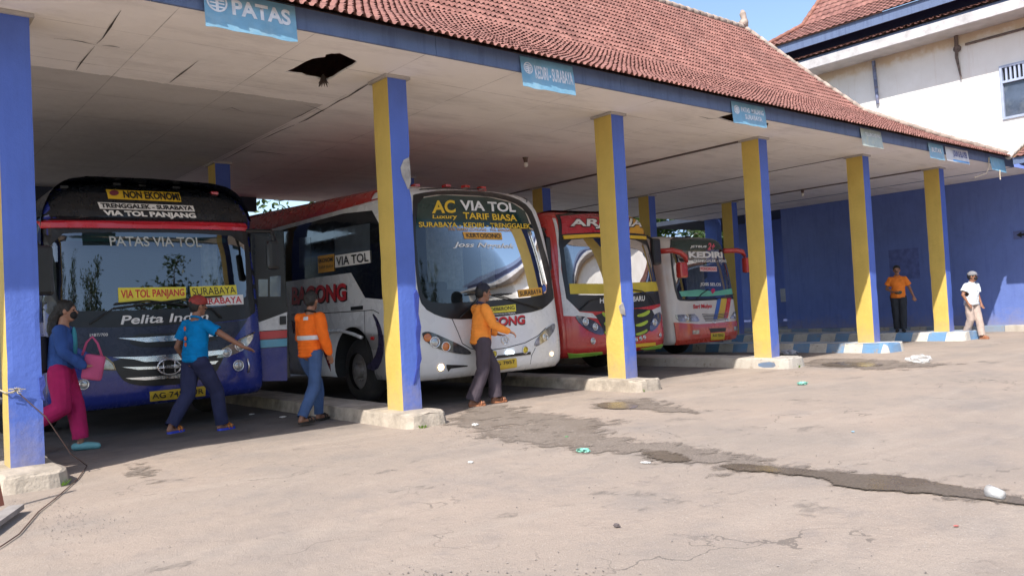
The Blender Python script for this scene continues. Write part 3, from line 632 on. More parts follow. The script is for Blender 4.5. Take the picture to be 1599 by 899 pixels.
# lean-to roof beside the shelter
bm = bmesh.new(); bobj_q = [(21.95, -10, 4.36), (21.95, 7.26, 4.36), (WXX, 7.26, 5.35), (WXX, -10, 5.35)]; bm.faces.new([bm.verts.new(v) for v in bobj_q]); bobj('lean_to_deck', bm, M_rafter, hall)
dL = math.hypot(2.35, .99); dd_ = Vector((2.35 / dL, 0, .99 / dL))
tile_roof('lean_to_tiles', lambda u, v: (Vector((21.85, u, 4.36)) + dd_ * v, Vector((-dd_.z, 0, dd_.x)), dd_), 1, 7.3, dL, hall, per=.2, seed=9, amp=.03)
ridge_line('lean_to_verge', [(21.95, 7.3, 4.42), (WXX, 7.3, 5.4)], .07, hall, mat('pale_mortar', (.6, .56, .52), .9, var=.2, scale=6))
boxo('lean_to_fascia', 21.9, 21.94, -10, 7.2, 4.2, 4.36, M_fascia, hall)
# kerb along the wall with painted blocks, faded poster, arrow plate, pillars of the passage behind
M_kw = M_white_worn; M_kb = M_lblue_worn
y = -4.0; k = 0; kerb = None
while y < 15:
    wd = .95 if y < 9 else (.62 if k % 2 else .46)
    boxo('kerb_block', WXX - .38, WXX - .004, y, y + wd - .006, 0, .21, M_kw if k % 2 == 0 else M_kb, hall, .012); y += wd; k += 1
boxo('faded_poster', WXX - .008, WXX, 10.62, 11.5, 1.62, 2.52, mat('faded_poster_paper', (.10, .14, .38), .8, var=.2, scale=6), hall)
o = boxo('arrow_plate', WXX - .02, WXX - .004, 7.2, 8.1, 2.5, 2.72, mat('arrow_plate_face', (.09, .12, .3), .6), hall)
bm = bmesh.new()
for yy in (7.9, 7.55):
    b2 = fill2d([[(yy + .13, 2.61), (yy, 2.69), (yy, 2.64), (yy - .12, 2.64), (yy - .12, 2.58), (yy, 2.58), (yy, 2.53)]]); wrap(b2, lambda a, b: (Vector((WXX - .02, a, b)), Vector((-1, 0, 0))), .004, 0, None); me = bpy.data.meshes.new('t'); b2.to_mesh(me); b2.free(); bm.from_mesh(me)
bobj('arrow_marks', bm, M_black, o)
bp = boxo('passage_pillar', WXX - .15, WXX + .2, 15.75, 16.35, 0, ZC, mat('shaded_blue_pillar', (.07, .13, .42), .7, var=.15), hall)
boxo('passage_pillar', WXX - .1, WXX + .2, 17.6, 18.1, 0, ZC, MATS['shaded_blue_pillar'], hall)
boxo('passage_step', WXX - .6, WXX + 4, 15.2, 18.3, 0, .16, M_conc, hall)
boxo('rear_block_wall', 27.5, 27.7, 15.2, 19.4, 0, 4.4, M_bwall, hall)
boxo('notice_board', 27.42, 27.49, 16.6, 17.2, 1.1, 1.6, mat('notice_paper', (.5, .5, .48), .8), hall)

boxo('added_shade_slab', WXX + .02, 30, 15.1, 21, ZC + .03, ZC + .2, mat('dark_beam', (.035, .045, .07), .8), hall)  # unseen slab added to keep the sun off the rear block wall
# a blue metal-roofed shed beyond the shelter
shed = empty('metal_shed', (28, 23, 0), 'blue metal-roofed shed glimpsed between the ceiling and the small white bus', 'shed')
bm = bmesh.new(); a, b_, c_ = onY(1072, 370, 23), onY(1100, 343, 23), onY(1150, 352, 23)
for k in range(30):
    f0, f1 = k / 30, (k + 1) / 30
    for (pa, pb) in ((a, b_), (b_, c_)):
        p0 = pa.lerp(pb, f0); p1 = pa.lerp(pb, f1 - .012)
        bm.faces.new([bm.verts.new(v) for v in (p0, p1, p1 + Vector((0, 4, .5)), p0 + Vector((0, 4, .5)))])
bobj('roof', bm, mat('blue_metal_sheet', (.10, .2, .5), .4, dirt=(.3, .4, .6), dfac=.6), shed)
boxo('wall', a.x + .5, c_.x, 23.4, 23.6, 0, 4.2, mat('shed_blue_wall', (.05, .12, .4), .7), shed)
bm = bmesh.new(); tube(bm, [(a.x, 22.9, a.z), (b_.x, 22.9, b_.z)], .08, 6); tube(bm, [(b_.x, 22.9, b_.z), (c_.x, 22.9, c_.z)], .08, 6); bobj('roof_beam', bm, mat('shed_beam', (.3, .42, .7), .5), shed)

# ================================================================== TREES
def leaf_mat(name, a, b_):
    if name in MATS: return MATS[name]
    m, t, b = nodes(name); o = tc(t)
    c = mixc(t, nz(t, o, 1.3, 5, .6, .35, .65), a, b_); c = mixc(t, mth(t, 'MULTIPLY', nz(t, o, 11, 2, .6, .5, .7), .5), c, [v * 1.7 for v in b_])
    t.links.new(c, b.inputs['Base Color']); b.inputs['Roughness'].default_value = .5
    tl = t.nodes.new('ShaderNodeBsdfTranslucent'); t.links.new(c, tl.inputs[0]); ms = t.nodes.new('ShaderNodeMixShader'); ms.inputs[0].default_value = .3
    t.links.new(b.outputs[0], ms.inputs[1]); t.links.new(tl.outputs[0], ms.inputs[2]); t.links.new(ms.outputs[0], t.nodes['Material Output'].inputs['Surface'])
    MATS[name] = m; return m
M_leafA = leaf_mat('broad_leaf', (.045, .085, .02), (.075, .13, .03)); M_leafB = leaf_mat('fine_leaf', (.04, .07, .025), (.06, .10, .035))
M_bark = mat('bark', (.12, .09, .065), .9, var=.35, scale=8, bmp=.8, bscale=25)
def tree(x, y, h, cr, label, seed, nleaf=5000, leaf=.16, ml=None, tall=1.0, open_=.5):
    rg = random.Random(seed); root = empty('tree', (x, y, gz(x)), label, 'tree', 'trees beyond the shelter and across the yard')
    bm = bmesh.new(); th = h * .5; tips = []
    tr = [Vector((x + noise.noise(Vector((seed, k * .5, 0))) * .25 * k / 3, y + noise.noise(Vector((k * .5, seed, 0))) * .25 * k / 3, th * k / 6)) for k in range(7)]
    tube(bm, tr, [.2 * h / 7 * (1 - k * .09) for k in range(7)], 9)
    for k in range(13):
        s = tr[3 + k % 4]; a = k * 2.4 + rg.uniform(-.4, .4); el = rg.uniform(.35, 1.25); ln = cr * rg.uniform(.6, 1.05)
        d = Vector((math.cos(a) * math.cos(el), math.sin(a) * math.cos(el), math.sin(el) * tall)); pts = [s]
        for q in range(1, 5): pts.append(s + d * ln * q / 4 * (1 if q else 0) + Vector((rg.uniform(-.1, .1), rg.uniform(-.1, .1), rg.uniform(0, .12))) * q)
        tube(bm, pts, [.08 * h / 7, .06 * h / 7, .045 * h / 7, .03 * h / 7, .012], 6); tips += pts[2:]
        for q in range(3):
            e = pts[2 + q % 3] + Vector((rg.gauss(0, 1), rg.gauss(0, 1), rg.gauss(.4, .7))).normalized() * ln * .45; tube(bm, [pts[2 + q % 3], e], [.025, .008], 5); tips.append(e)
    bobj('trunk', bm, M_bark, root)
    cl = [(t_ + Vector((rg.gauss(0, .25), rg.gauss(0, .25), rg.gauss(0, .2))), rg.uniform(.35, .8) * cr * .42) for t_ in tips]
    vs, fs = [], []
    for i in range(nleaf):
        c, r = cl[rg.randrange(len(cl))]
        d = Vector((rg.gauss(0, 1), rg.gauss(0, 1), rg.gauss(0, .8))).normalized() * r * rg.random() ** open_
        p = c + d; n = Vector((rg.gauss(0, 1), rg.gauss(0, 1), rg.gauss(.5, 1))).normalized(); u = n.orthogonal().normalized(); u.rotate(Matrix.Rotation(rg.uniform(0, 6.28), 3, n)); v = n.cross(u); s = leaf * rg.uniform(.6, 1.3)
        k = len(vs); vs += [p - u * s * .6, p + v * s * .28, p + u * s * .6, p - v * s * .28]; fs.append((k, k + 1, k + 2, k + 3))
    me = bpy.data.meshes.new('crown'); me.from_pydata([tuple(v) for v in vs], [], fs); link('crown', me, ml or M_leafA, root); return root
tree(24.4, 23.5, 8.0, 3.6, 'broad-leaved tree seen over the roof of the small white bus', 11, 17000, .24)
tree(30.5, 21.5, 6.5, 3.0, 'shaded tree seen through the gap beside the blue wall', 12, 7000, .2)
tree(13.5, 25, 6.2, 3.0, 'dense green tree far behind the red bus', 13, 6000, .22)
tree(6.0, 27, 5.2, 2.6, 'low bushy tree far behind the leftmost bus', 14, 5000, .22)
tree(19, 28, 7, 3.2, 'rounded tree standing between the red bus and the small bus, far back', 15, 6000, .22)
tree(36, 22, 7, 3.2, 'leafy tree behind the passage pillars at far right', 16, 5000, .22)
# trees across the yard: the windscreens mirror them
for i, (x, y, h, cr, lb) in enumerate(((-3.5, -11, 13, 3.2, 'spreading tree across the yard mirrored in the left bus windscreen'), (0.8, -12, 14, 3.0, 'tall open tree across the yard mirrored beside the spreading one'), (5, -11.5, 13.5, 2.6, 'slender tree across the yard mirrored in the white bus windscreen'), (10, -12, 14, 2.8, 'tree across the yard mirrored in the red bus windscreen'), (15.5, -13, 13, 2.8, 'tree across the yard mirrored in the small white bus windscreen'), (-8.5, -12, 13, 3, 'last tree on the far left of the yard, behind the viewer'))):
    tree(x, y, h, cr, lb, 30 + i, 4200, .2, M_leafB, 1.2, .6)
# low wall along the back of the yard beyond the shelter
yw = boxo('boundary_wall', -12, 24, 21.0, 21.2, 0, 1.7, mat('grey_render', (.32, .31, .29), .9, var=.2, dirt=(.12, .12, .1), dfac=.6)); tag(yw, 'low grey rendered boundary wall behind all the buses', 'wall')
# ================================================================== BUSES
class Bus:
    def __init__(s, name, label, X0, X1, Y0, L, prof, body, n=4.5, D=.42):
        s.xc = (X0 + X1) / 2; s.hw = (X1 - X0) / 2; s.Y0 = Y0; s.L = L; s.prof = prof; s.n = n; s.D = D; s.body = body
        s.root = empty(name, (s.xc, Y0 + L / 2, 0), label, 'bus')
    def at(s, z):
        p = s.prof
        if z <= p[0][0]: return p[0][1], p[0][2]
        for i in range(len(p) - 1):
            if z <= p[i + 1][0]:
                t = (z - p[i][0]) / (p[i + 1][0] - p[i][0])
                a = p[max(0, i - 1)]; b = p[i]; c = p[i + 1]; d = p[min(len(p) - 1, i + 2)]
                def h(k):
                    m0 = (c[k] - a[k]) / max(1e-6, c[0] - a[0]) * (c[0] - b[0]); m1 = (d[k] - b[k]) / max(1e-6, d[0] - b[0]) * (c[0] - b[0])
                    return (2 * t**3 - 3 * t**2 + 1) * b[k] + (t**3 - 2 * t**2 + t) * m0 + (-2 * t**3 + 3 * t**2) * c[k] + (t**3 - t**2) * m1
                return h(1), h(2)
        return p[-1][1], p[-1][2]
    def pos(s, x, z):
        yo, wf = s.at(z); w_ = s.hw * wf; t = min(.9985, abs(x - s.xc) / w_)
        if abs(x - s.xc) > w_ * .9985: x = s.xc + math.copysign(w_ * .9985, x - s.xc)
        return Vector((x, s.Y0 + yo + s.D * (1 - (1 - t ** s.n) ** (1 / s.n)), z))
    def F(s, x, z):
        e = .004; p = s.pos(x, z); dx = s.pos(x + e, z) - s.pos(x - e, z); dz = s.pos(x, z + e) - s.pos(x, z - e)
        n = dx.cross(dz)
        n = n.normalized() if n.length > 1e-9 else Vector((0, -1, 0))
        if n.y > 0: n = -n
        return p, n
    def FL(s, y, z):
        yo, wf = s.at(z); e = .01; wf2 = s.at(z + e)[1]; n = Vector((-1, 0, -(wf2 - wf) * s.hw / e * -1)).normalized()
        if n.x > 0: n = -n
        n = Vector((-1, 0, -(wf2 - wf) * s.hw / e)).normalized(); return Vector((s.xc - s.hw * wf, y, z)), n
    def px(s, x, y):
        """where a sight line meets the front"""
        Y = s.Y0 + .15
        for _ in range(30):
            p = onY(x, y, Y); q = s.pos(p.x, max(s.prof[0][0], min(s.prof[-1][0], p.z))); Y = Y * .5 + q.y * .5
        return (p.x, p.z)
    def pxL(s, x, y):
        X = s.xc - s.hw
        for _ in range(8): p = onX(x, y, X); X = s.xc - s.hw * s.at(p.z)[1]
        return (p.y, p.z)
    def shell(s, arches=(), cav=None, cavdepth=1.5):
        bm = bmesh.new(); zs = []; p = s.prof
        for i in range(len(p) - 1):
            k = max(2, int((p[i + 1][0] - p[i][0]) / .08)) if p[i + 1][0] - p[i][0] > .12 else 3
            zs += [p[i][0] + (p[i + 1][0] - p[i][0]) * q / k for q in range(k)]
        zs.append(p[-1][0]); rings = []
        for z in zs:
            yo, wf = s.at(z); w_ = s.hw * wf; ring = []; m = 26
            for k in range(m + 1):
                th = math.pi * k / m; cx = -math.cos(th)
                t = abs(cx) ** (2 / s.n) if False else abs(cx); x = s.xc + math.copysign(w_ * (1 - (1 - t) ** 1.7) if t > 0 else 0, cx)
                tt = min(1, abs(x - s.xc) / w_); ring.append((x, s.Y0 + yo + s.D * (1 - (max(0, 1 - tt ** s.n)) ** (1 / s.n))))
            back = s.Y0 + s.L - max(0, yo) * .3
            for q in (.12, .35, .7): ring.append((s.xc + w_, s.Y0 + yo + s.D + (back - .15 - s.Y0 - yo - s.D) * q))
            ring += [(s.xc + w_, back - .15), (s.xc + w_ - .15, back), (s.xc - w_ + .15, back), (s.xc - w_, back - .15)]
            for q in (.7, .35, .12): ring.append((s.xc - w_, s.Y0 + yo + s.D + (back - .15 - s.Y0 - yo - s.D) * q))
            rings.append([bm.verts.new((x, y, z)) for x, y in ring])
        for a, b in zip(rings, rings[1:]):
            n = len(a)
            for k in range(n): bm.faces.new((a[k], a[(k + 1) % n], b[(k + 1) % n], b[k]))
        bm.faces.new(rings[0][::-1]); bm.faces.new(rings[-1]); bmesh.ops.recalc_face_normals(bm, faces=bm.faces)
        o = bobj('body', bm, [s.body, M_dark_in], s.root)
        cut = []
        for (side, y, z, r) in arches:
            bm = bmesh.new(); x = s.xc + side * s.hw
            bmesh.ops.create_cone(bm, cap_ends=True, segments=36, radius1=r, radius2=r, depth=1.0, matrix=Matrix.Translation((x, y, z)) @ Matrix.Rotation(R(90), 4, 'Y')); cut.append(bobj('cut', bm, None))
            bm = bmesh.new(); box(bm, x - .497, x + .497, y - r * .995, y + r * .995, -.5, z - .01); cut.append(bobj('cut', bm, None))
        if cav:
            bm = bmesh.new(); a = [bm.verts.new((x, s.Y0 - 1, z)) for x, z in cav]; b = [bm.verts.new((x, s.Y0 + cavdepth, z)) for x, z in cav]; n = len(cav)
            bm.faces.new(a[::-1]); bm.faces.new(b)
            for i in range(n): bm.faces.new((a[i], a[(i + 1) % n], b[(i + 1) % n], b[i]))
            bmesh.ops.recalc_face_normals(bm, faces=bm.faces); cut.append(bobj('cut', bm, None))
        if cut:
            boolean(o, cut)
            print(s.root.name, 'body faces', len(o.data.polygons))
        for f in o.data.polygons:
            c = f.center
            q = s.pos(c.x, c.z) if abs(c.x - s.xc) < s.hw * .97 else None
            inside = abs(c.x - s.xc) < s.hw * s.at(c.z)[1] - .03 and q is not None and c.y > q.y + .03 and c.y < s.Y0 + s.L - .25 and c.z < s.prof[-1][0] - .01 and not (f.normal.z > .3 and c.z > s.prof[-1][0] - .5) and c.z > s.prof[0][0] + .01
            f.material_index = 1 if inside else 0
            f.use_smooth = not inside and abs(f.normal.z) < .98
        s.o = o; return o
    def dec(s, name, loops, m, off=.004, th=.004, parent=None, side='F', sm=0, step=.08, world=False, smooth=True):
        conv = (s.px if side == 'F' else s.pxL); lps = []
        for lp in loops:
            q = lp if world else [conv(*p) for p in lp]
            lps.append(smooth_loop(q, sm) if sm else q)
        bm = fill2d(lps)
        if side == 'F':
            wrap(bm, s.F, off, th, step)
        else: wrap(bm, s.FL, off, th, .15)
        return bobj(name, bm, m, parent or s.root, smooth=smooth and not th)
    def txt(s, text, quad, m, off=.008, bold=.0, parent=None, side='F', shear=0, world=False, name='lettering', th=0):
        t = text2d(text, bold, shear); q = quad if world else [(s.px if side == 'F' else s.pxL)(*p) for p in quad]; quadfit(t, q)
        wrap(t, s.F if side == 'F' else s.FL, off, th, .08); return bobj(name, t, m, parent or s.root)
    def line(s, name, pts, r, m, off=.01, parent=None, side='F', n=6):
        F = s.F if side == 'F' else s.FL; conv = s.px if side == 'F' else s.pxL; P = []
        c = [conv(*p) for p in pts]
        for a, b in zip(c, c[1:]):
            k = max(1, int(math.hypot(b[0] - a[0], b[1] - a[1]) / .08))
            for q in range(k): f = q / k; p, nn = F(a[0] + (b[0] - a[0]) * f, a[1] + (b[1] - a[1]) * f); P.append(p + nn * off)
        p, nn = F(*c[-1]); P.append(p + nn * off)
        bm = bmesh.new(); tube(bm, P, r, n); return bobj(name, bm, m, parent or s.root, True)
    def lamp(s, x, y, r, name='lamp', m=None, parent=None, depth=.03, rim=True, side='F'):
        c = s.px(x, y); p, nn = s.F(*c); rot = nn.to_track_quat('Z', 'Y').to_matrix().to_4x4(); M = Matrix.Translation(p + nn * .005) @ rot
        bm = bmesh.new(); bmesh.ops.create_uvsphere(bm, u_segments=16, v_segments=8, radius=r, matrix=M @ Matrix.Diagonal((1, 1, .35, 1)))
        o = bobj(name, bm, m or M_lens, parent or s.root, True)
        if rim:
            bm = bmesh.new(); pts = [M @ Vector((math.cos(a * .3927) * r * 1.08, math.sin(a * .3927) * r * 1.08, .004)) for a in range(16)]; tube(bm, pts, r * .13, 6, True); bobj('bezel', bm, M_chrome, o, True)
        return o
    def wheel(s, side, y, r=.48, w_=.28, inset=.06):
        x = s.xc + side * (s.hw - inset); z = gz(x) + r
        root = bobj('wheel', _tyre(x, y, z, r, w_, side), M_rubber, s.root, True)
        bm = bmesh.new(); xo = x + 0 * side
        tube(bm, [(x - side * .1, y, z), (x - side * .06, y, z), (x - side * .05, y, z)], [r * .58, r * .58, r * .54], 28)
        for k in range(8):
            a = k * math.pi / 4; tube(bm, [(x - side * .06, y + math.cos(a) * r * .3, z + math.sin(a) * r * .3), (x + side * .005 - side * .02, y + math.cos(a) * r * .3, z + math.sin(a) * r * .3)], .02, 6)
        tube(bm, [(x - side * .08, y, z), (x + side * .01, y, z), (x + side * .03, y, z)], [r * .22, r * .2, r * .1], 14)
        bobj('rim', bm, M_rim, root)
        return root
    def seats(s, zf, zs, y1):
        bm = bmesh.new()
        for k in range(4):
            xx = s.xc - s.hw * .72 + k * s.hw * .48
            box(bm, xx - .2, xx + .2, y1, y1 + .12, zf, zs + .45, .04); box(bm, xx - .13, xx + .13, y1, y1 + .1, zs + .46, zs + .66, .03)
        bobj('seat', bm, mat('bus_seat_fabric', (.05, .06, .11), .9, var=.2), s.root)
def _tyre(x, y, z, r, w_, side):
    bm = bmesh.new(); pr = [(0, .56), (0, .62), (.02, .8), (.03, .93), (.06, .99), (.14, 1.0), (.22, .99), (w_, .9), (w_, .56)]; n = 40; rings = []
    for k in range(n):
        a = 2 * math.pi * k / n; rings.append([bm.verts.new((x - side * d, y + math.cos(a) * r * q, z + math.sin(a) * r * q)) for d, q in pr])
    for k in range(n):
        A, B = rings[k], rings[(k + 1) % n]
        for i in range(len(pr) - 1): bm.faces.new((A[i], A[i + 1], B[i + 1], B[i]))
    bmesh.ops.recalc_face_normals(bm, faces=bm.faces); return bm
M_rim = mat('dusty_steel_rim', (.32, .31, .3), .5, metal=.6, var=.3, dirt=(.14, .11, .09), dfac=.7, dscale=5)
M_lens = mat('lamp_lens', (.45, .47, .48), .06, var=.2, scale=20, coat=1, metal=.5)
M_amber = mat('amber_lens', (.55, .16, .03), .1, coat=1); M_redlens = mat('red_lens', (.5, .03, .03), .15, coat=1)
M_hl_in = mat('headlamp_housing', (.06, .06, .065), .12, var=.5, scale=14, coat=1)
M_hl_pale = mat('pale_headlamp', (.30, .29, .26), .1, var=.5, scale=12, coat=1, metal=.3)
M_glass = glassy('tinted_windscreen', (.42, .47, .47), 2.2, .09); M_glass_film = glassy('filmed_windscreen', (.34, .38, .38), .62, .012)
M_blkglass = mat('black_side_glass', (.008, .010, .013), .04, var=.3, scale=1.5, coat=.3, spec=.9)
M_curtain = mat('white_curtain', (.62, .6, .56), .9, var=.15, scale=12); M_curt_b = mat('blue_curtain', (.1, .2, .42), .9, var=.2, scale=12)
M_dash = mat('grey_dashboard', (.07, .07, .07), .7, var=.2)
M_plate = mat('yellow_number_plate', (.62, .44, .04), .5, var=.1, scale=12, dirt=(.2, .15, .06), dfac=.6, dscale=9)
def lit(name, col, e):
    m, t, b = nodes(name); b.inputs['Base Color'].default_value = (*col, 1); b.inputs['Emission Color'].default_value = (*col, 1); b.inputs['Emission Strength'].default_value = e; return m
M_fogon = lit('glowing_fog_lamp', (1, .72, .4), 3.0); M_led = lit('white_led', (.8, .92, 1), 4.0)
def curtain(b, x0, x1, y, z0, z1, m, name='curtain', amp=.02, wav=26):
    bm = bmesh.new(); n = 40; vs = []
    for k in range(n + 1):
        x = x0 + (x1 - x0) * k / n; vs.append([bm.verts.new((x + (z1 - z) * .0, y + amp * math.sin(x * wav * 2) * (1 - .3 * (z - z0) / (z1 - z0)), z)) for z in (z0, z0 + (z1 - z0) * .5, z1)])
    for a, c in zip(vs, vs[1:]):
        for i in (0, 1): bm.faces.new((a[i], c[i], c[i + 1], a[i + 1]))
    return bobj(name, bm, m, b.root, True)
def interior(b, zb, ztop, dz, yb=.55):
    """dashboard, wheel, floor, seats behind the windscreen"""
    x0, x1 = b.xc - b.hw * .9, b.xc + b.hw * .9
    bm = bmesh.new(); box(bm, x0, x1, b.Y0 + yb + .02, b.Y0 + yb + .45, zb - .25, zb + dz, .04); box(bm, b.xc - b.hw * .75, b.xc - b.hw * .25, b.Y0 + yb + .15, b.Y0 + yb + .5, zb + dz, zb + dz + .12, .04); bobj('dashboard', bm, M_dash, b.root)
    bm = bmesh.new(); c = Vector((b.xc - b.hw * .5, b.Y0 + yb + .55, zb + dz + .16)); pts = [c + Vector((math.cos(a * .3927) * .22, math.sin(a * .3927) * .1, math.sin(a * .3927) * .19)) for a in range(16)]; tube(bm, pts, .018, 6, True); tube(bm, [c, c + Vector((0, .1, -.3))], .03, 6); tube(bm, [c + Vector((-.2, 0, 0)), c + Vector((.2, 0, 0))], .014, 6); bobj('steering_wheel', bm, M_black, b.root)
    b.seats(zb - .2, zb + .1, b.Y0 + 1.35)

def roofskin(b, z0, name, m, y0, y1, off=.006, left_only=False, lift=0.0):
    bm = bmesh.new(); n = 14; zs = [z0 + (b.prof[-1][0] - z0) * k / n for k in range(n + 1)]; cols_ = []
    for side in ((-1,) if left_only else (-1, 1)):
        pr = []
        for z in zs:
            wf = b.at(z)[1]; pr.append((b.xc + side * (b.hw * wf + off), z + off * .5, ((z - z0) / (b.prof[-1][0] - z0)) ** 1.5))
        if not left_only: pr.append((b.xc, b.prof[-1][0] + .02, 1.0))
        for a, c in zip(pr, pr[1:]):
            ya = y0 + 0; bm.faces.new([bm.verts.new(v) for v in ((a[0], y0, a[1]), (a[0], y1, a[1] + lift * a[2]), (c[0], y1, c[1] + lift * c[2]), (c[0], y0, c[1]))])
    bmesh.ops.remove_doubles(bm, verts=bm.verts, dist=1e-4); bmesh.ops.recalc_face_normals(bm, faces=bm.faces); return bobj(name, bm, m, b.root, True)

# ---------------------------------------------------------------- 1: the dark blue bus
b = Bus('dark_blue_bus', 'dark blue bus with black brow and NON EKONOMI sign, nearest the left edge', 1.80, 4.42, 10.7, 8.2,
        [(.36, .10, .97), (.45, .02, 1), (.8, 0, 1), (1.25, .04, 1), (1.6, .08, 1), (2.3, .17, .995), (2.66, .22, .99), (2.72, .16, .985), (2.95, .24, .925), (3.10, .38, .85), (3.20, .62, .73), (3.24, .95, .58)],
        mat('dark_blue_paint', (.02, .034, .22), .25, var=.04, coat=.45, spec=.4), 5.2, .34)
B1 = b
gl = smooth_loop([b.px(*p) for p in [(76, 366), (160, 362), (300, 364), (380, 370), (384, 420), (385, 476), (300, 481), (200, 485), (96, 486), (84, 440)]], 1)
b.shell([(-1, 12.6, .55, .6), (1, 12.6, .55, .6)], gl); interior(b, 1.62, 2.6, .06)
out = [(62, 346), (200, 344), (300, 346), (386, 350), (391, 400), (393, 440), (394, 480), (384, 498), (330, 504), (220, 510), (130, 512), (92, 508), (76, 480), (66, 420)]
out_w = [(4.43 if x > 4.22 else (1.79 if x < 1.92 else x), z) for x, z in (b.px(*p) for p in out)]
b.dec('windscreen_surround', [out_w, gl], M_black, .006, .006, world=True)
b.dec('windscreen', [gl], M_glass, .002, 0, world=True)
b.dec('brow_panel', [[(1.79, 2.66), (3.1, 2.66), (4.43, 2.66), (4.43, 2.95), (4.3, 3.08), (4.0, 3.17), (3.5, 3.21), (3.1, 3.22), (2.5, 3.2), (2.1, 3.15), (1.9, 3.05), (1.79, 2.95)]], mat('black_gloss_paint', (.010, .012, .016), .3, coat=.3, spec=.35), .006, .004, world=True)
M_redstrip = paint('red_strip_paint', (.55, .015, .03))
b.dec('visor_strip', [[(63, 345), (200, 344.5), (300, 346), (383, 349), (383, 361.5), (300, 358.5), (200, 357.5), (68, 357.5)]], M_redstrip, .05, .05)
s_ = b.dec('route_sign', [[(165, 297), (279, 302), (283, 316), (169, 311)]], M_yel_sign, .012, .004)
b.txt('NON EKONOMI', [(191, 299.5), (278, 303.5), (281, 314.5), (193, 310.5)], M_blk_sign, .018, .035, s_)
b.dec('oval_emblem', [[(178 + 7.5 * math.cos(a * .52), 302.5 + 4.2 * math.sin(a * .52)) for a in range(12)]], mat('maroon_emblem', (.2, .04, .06), .5), .015, 0, s_)
s_ = b.dec('route_sign', [[(152, 316.5), (301, 322), (304, 331), (156, 326.5)]], M_white_matte, .012, .004)
b.txt('TRENGGALEK - SURABAYA', [(156, 318), (299, 323.2), (301, 329.5), (158, 325.2)], M_blk_sign, .018, .04, s_)
b.txt('VIA TOL PANJANG', [(160, 328.5), (304, 333.5), (307, 343), (163, 339)], M_white_matte, .012, .05)
b.txt('PATAS VIA TOL', [(170, 369), (313, 371), (315, 386), (172, 384.5)], mat('pale_glass_lettering', (.42, .46, .46), .6), .01, .012)
s_ = b.dec('windscreen_card', [[(184, 449.5), (290, 448), (290, 469), (185, 473.5)]], mat('yellow_card', (.72, .62, .06), .6), .01, .002); b.txt('VIA TOL PANJANG', [(188, 453), (287, 451), (288, 465), (189, 470)], M_red_sign, .014, .02, s_)
s_ = b.dec('windscreen_card', [[(296, 448), (368, 445), (370, 460), (298, 463.5)]], mat('yellow_card', (.72, .62, .06), .6), .01, .002); b.txt('SURABAYA', [(299, 450), (366, 447.5), (368, 458), (301, 461.5)], M_blk_sign, .014, .0, s_)
s_ = b.dec('windscreen_card', [[(303, 464), (379, 460), (380, 475), (306, 478)]], M_white_matte, .01, .002); b.txt('SURABAYA', [(307, 466.5), (376, 462.5), (377, 473), (309, 476)], M_red_sign, .014, .015, s_)
b.txt('Pelita Indah', [(188, 493), (325, 487), (325, 500), (188, 507)], M_white_matte, .014, .018, shear=.15)
curtain(b, *[b.px(x, 430)[0] for x in (88, 104)], b.Y0 + .78, 1.6, 2.62, M_curtain); curtain(b, *[b.px(x, 430)[0] for x in (340, 366)], b.Y0 + .78, 1.6, 2.62, M_curtain)
curtain(b, b.xc - 1.0, b.xc + 1.0, b.Y0 + .5, 2.45, 2.64, mat('green_pelmet', (.06, .22, .2), .9), 'pelmet')
b.dec('front_panel', [[(92, 511), (200, 511), (330, 505), (386, 499), (372, 520), (352, 545), (300, 552), (200, 557), (150, 556), (108, 536)]], mat('slate_blue_paint', (.03, .037, .065), .3, coat=.2, spec=.3), .006, .005)
b.dec('grille', [[(174, 559), (250, 556), (352, 544), (348, 560), (335, 585), (290, 599), (225, 603), (195, 597), (182, 580)]], M_black, .008, .006, sm=1)
b.dec('upper_grille', [[(200, 522), (268, 520), (340, 514), (345, 520), (335, 534), (270, 542), (205, 542)]], M_black, .011, .006, sm=1)
b.dec('chrome_bar', [[(183, 528), (225, 527), (345, 518), (343, 524), (268, 532.5), (228, 534.5), (205, 531)]], M_chrome, .03, .02)
b.dec('chrome_bar', [[(174, 558), (230, 556.5), (350, 546), (346, 553), (280, 562), (225, 565), (208, 561)]], M_chrome, .035, .02)
b.dec('chrome_bar', [[(190, 573), (240, 572), (340, 563), (335, 568), (285, 574), (215, 577)]], M_chrome, .03, .02)
b.dec('chrome_bar', [[(195, 590), (240, 587.5), (325, 579), (318, 585), (285, 589), (225, 593), (205, 592)]], M_chrome, .03, .02)
em = b.line('round_emblem', [(262 + 18 * math.cos(a * .349), 573 + 11.5 * math.sin(a * .349)) for a in range(19)], .012, M_chrome, .06)
b.line('emblem_bar', [(245, 575), (279, 571.5)], .011, M_chrome, .055, em); b.line('emblem_bar', [(253, 565), (254, 582)], .009, M_chrome, .055, em); b.line('emblem_bar', [(271, 563), (271.5, 580)], .009, M_chrome, .055, em)
h = b.dec('headlight', [[(138, 556), (150, 556), (166, 559), (176, 569), (180, 577), (160, 576), (146, 575), (134, 570)]], M_hl_pale, .012, .01, sm=1); b.line('headlight_trim', [(138, 555), (164, 557), (176, 567), (180, 577), (150, 575.5)], .009, mat('brass_trim', (.5, .42, .27), .25, metal=.9), .018, h); b.lamp(156, 567, .055, 'lamp', None, h)
h = b.dec('headlight', [[(337, 557), (347, 545), (374, 530), (396, 519), (393, 532), (379, 547), (360, 555), (340, 559)]], M_hl_pale, .012, .01, sm=1); b.line('headlight_trim', [(337, 557), (347, 545), (374, 530), (396, 519)], .009, MATS['brass_trim'], .018, h); b.lamp(354, 550, .055, 'lamp', None, h); b.lamp(374, 540, .06, 'lamp', None, h)
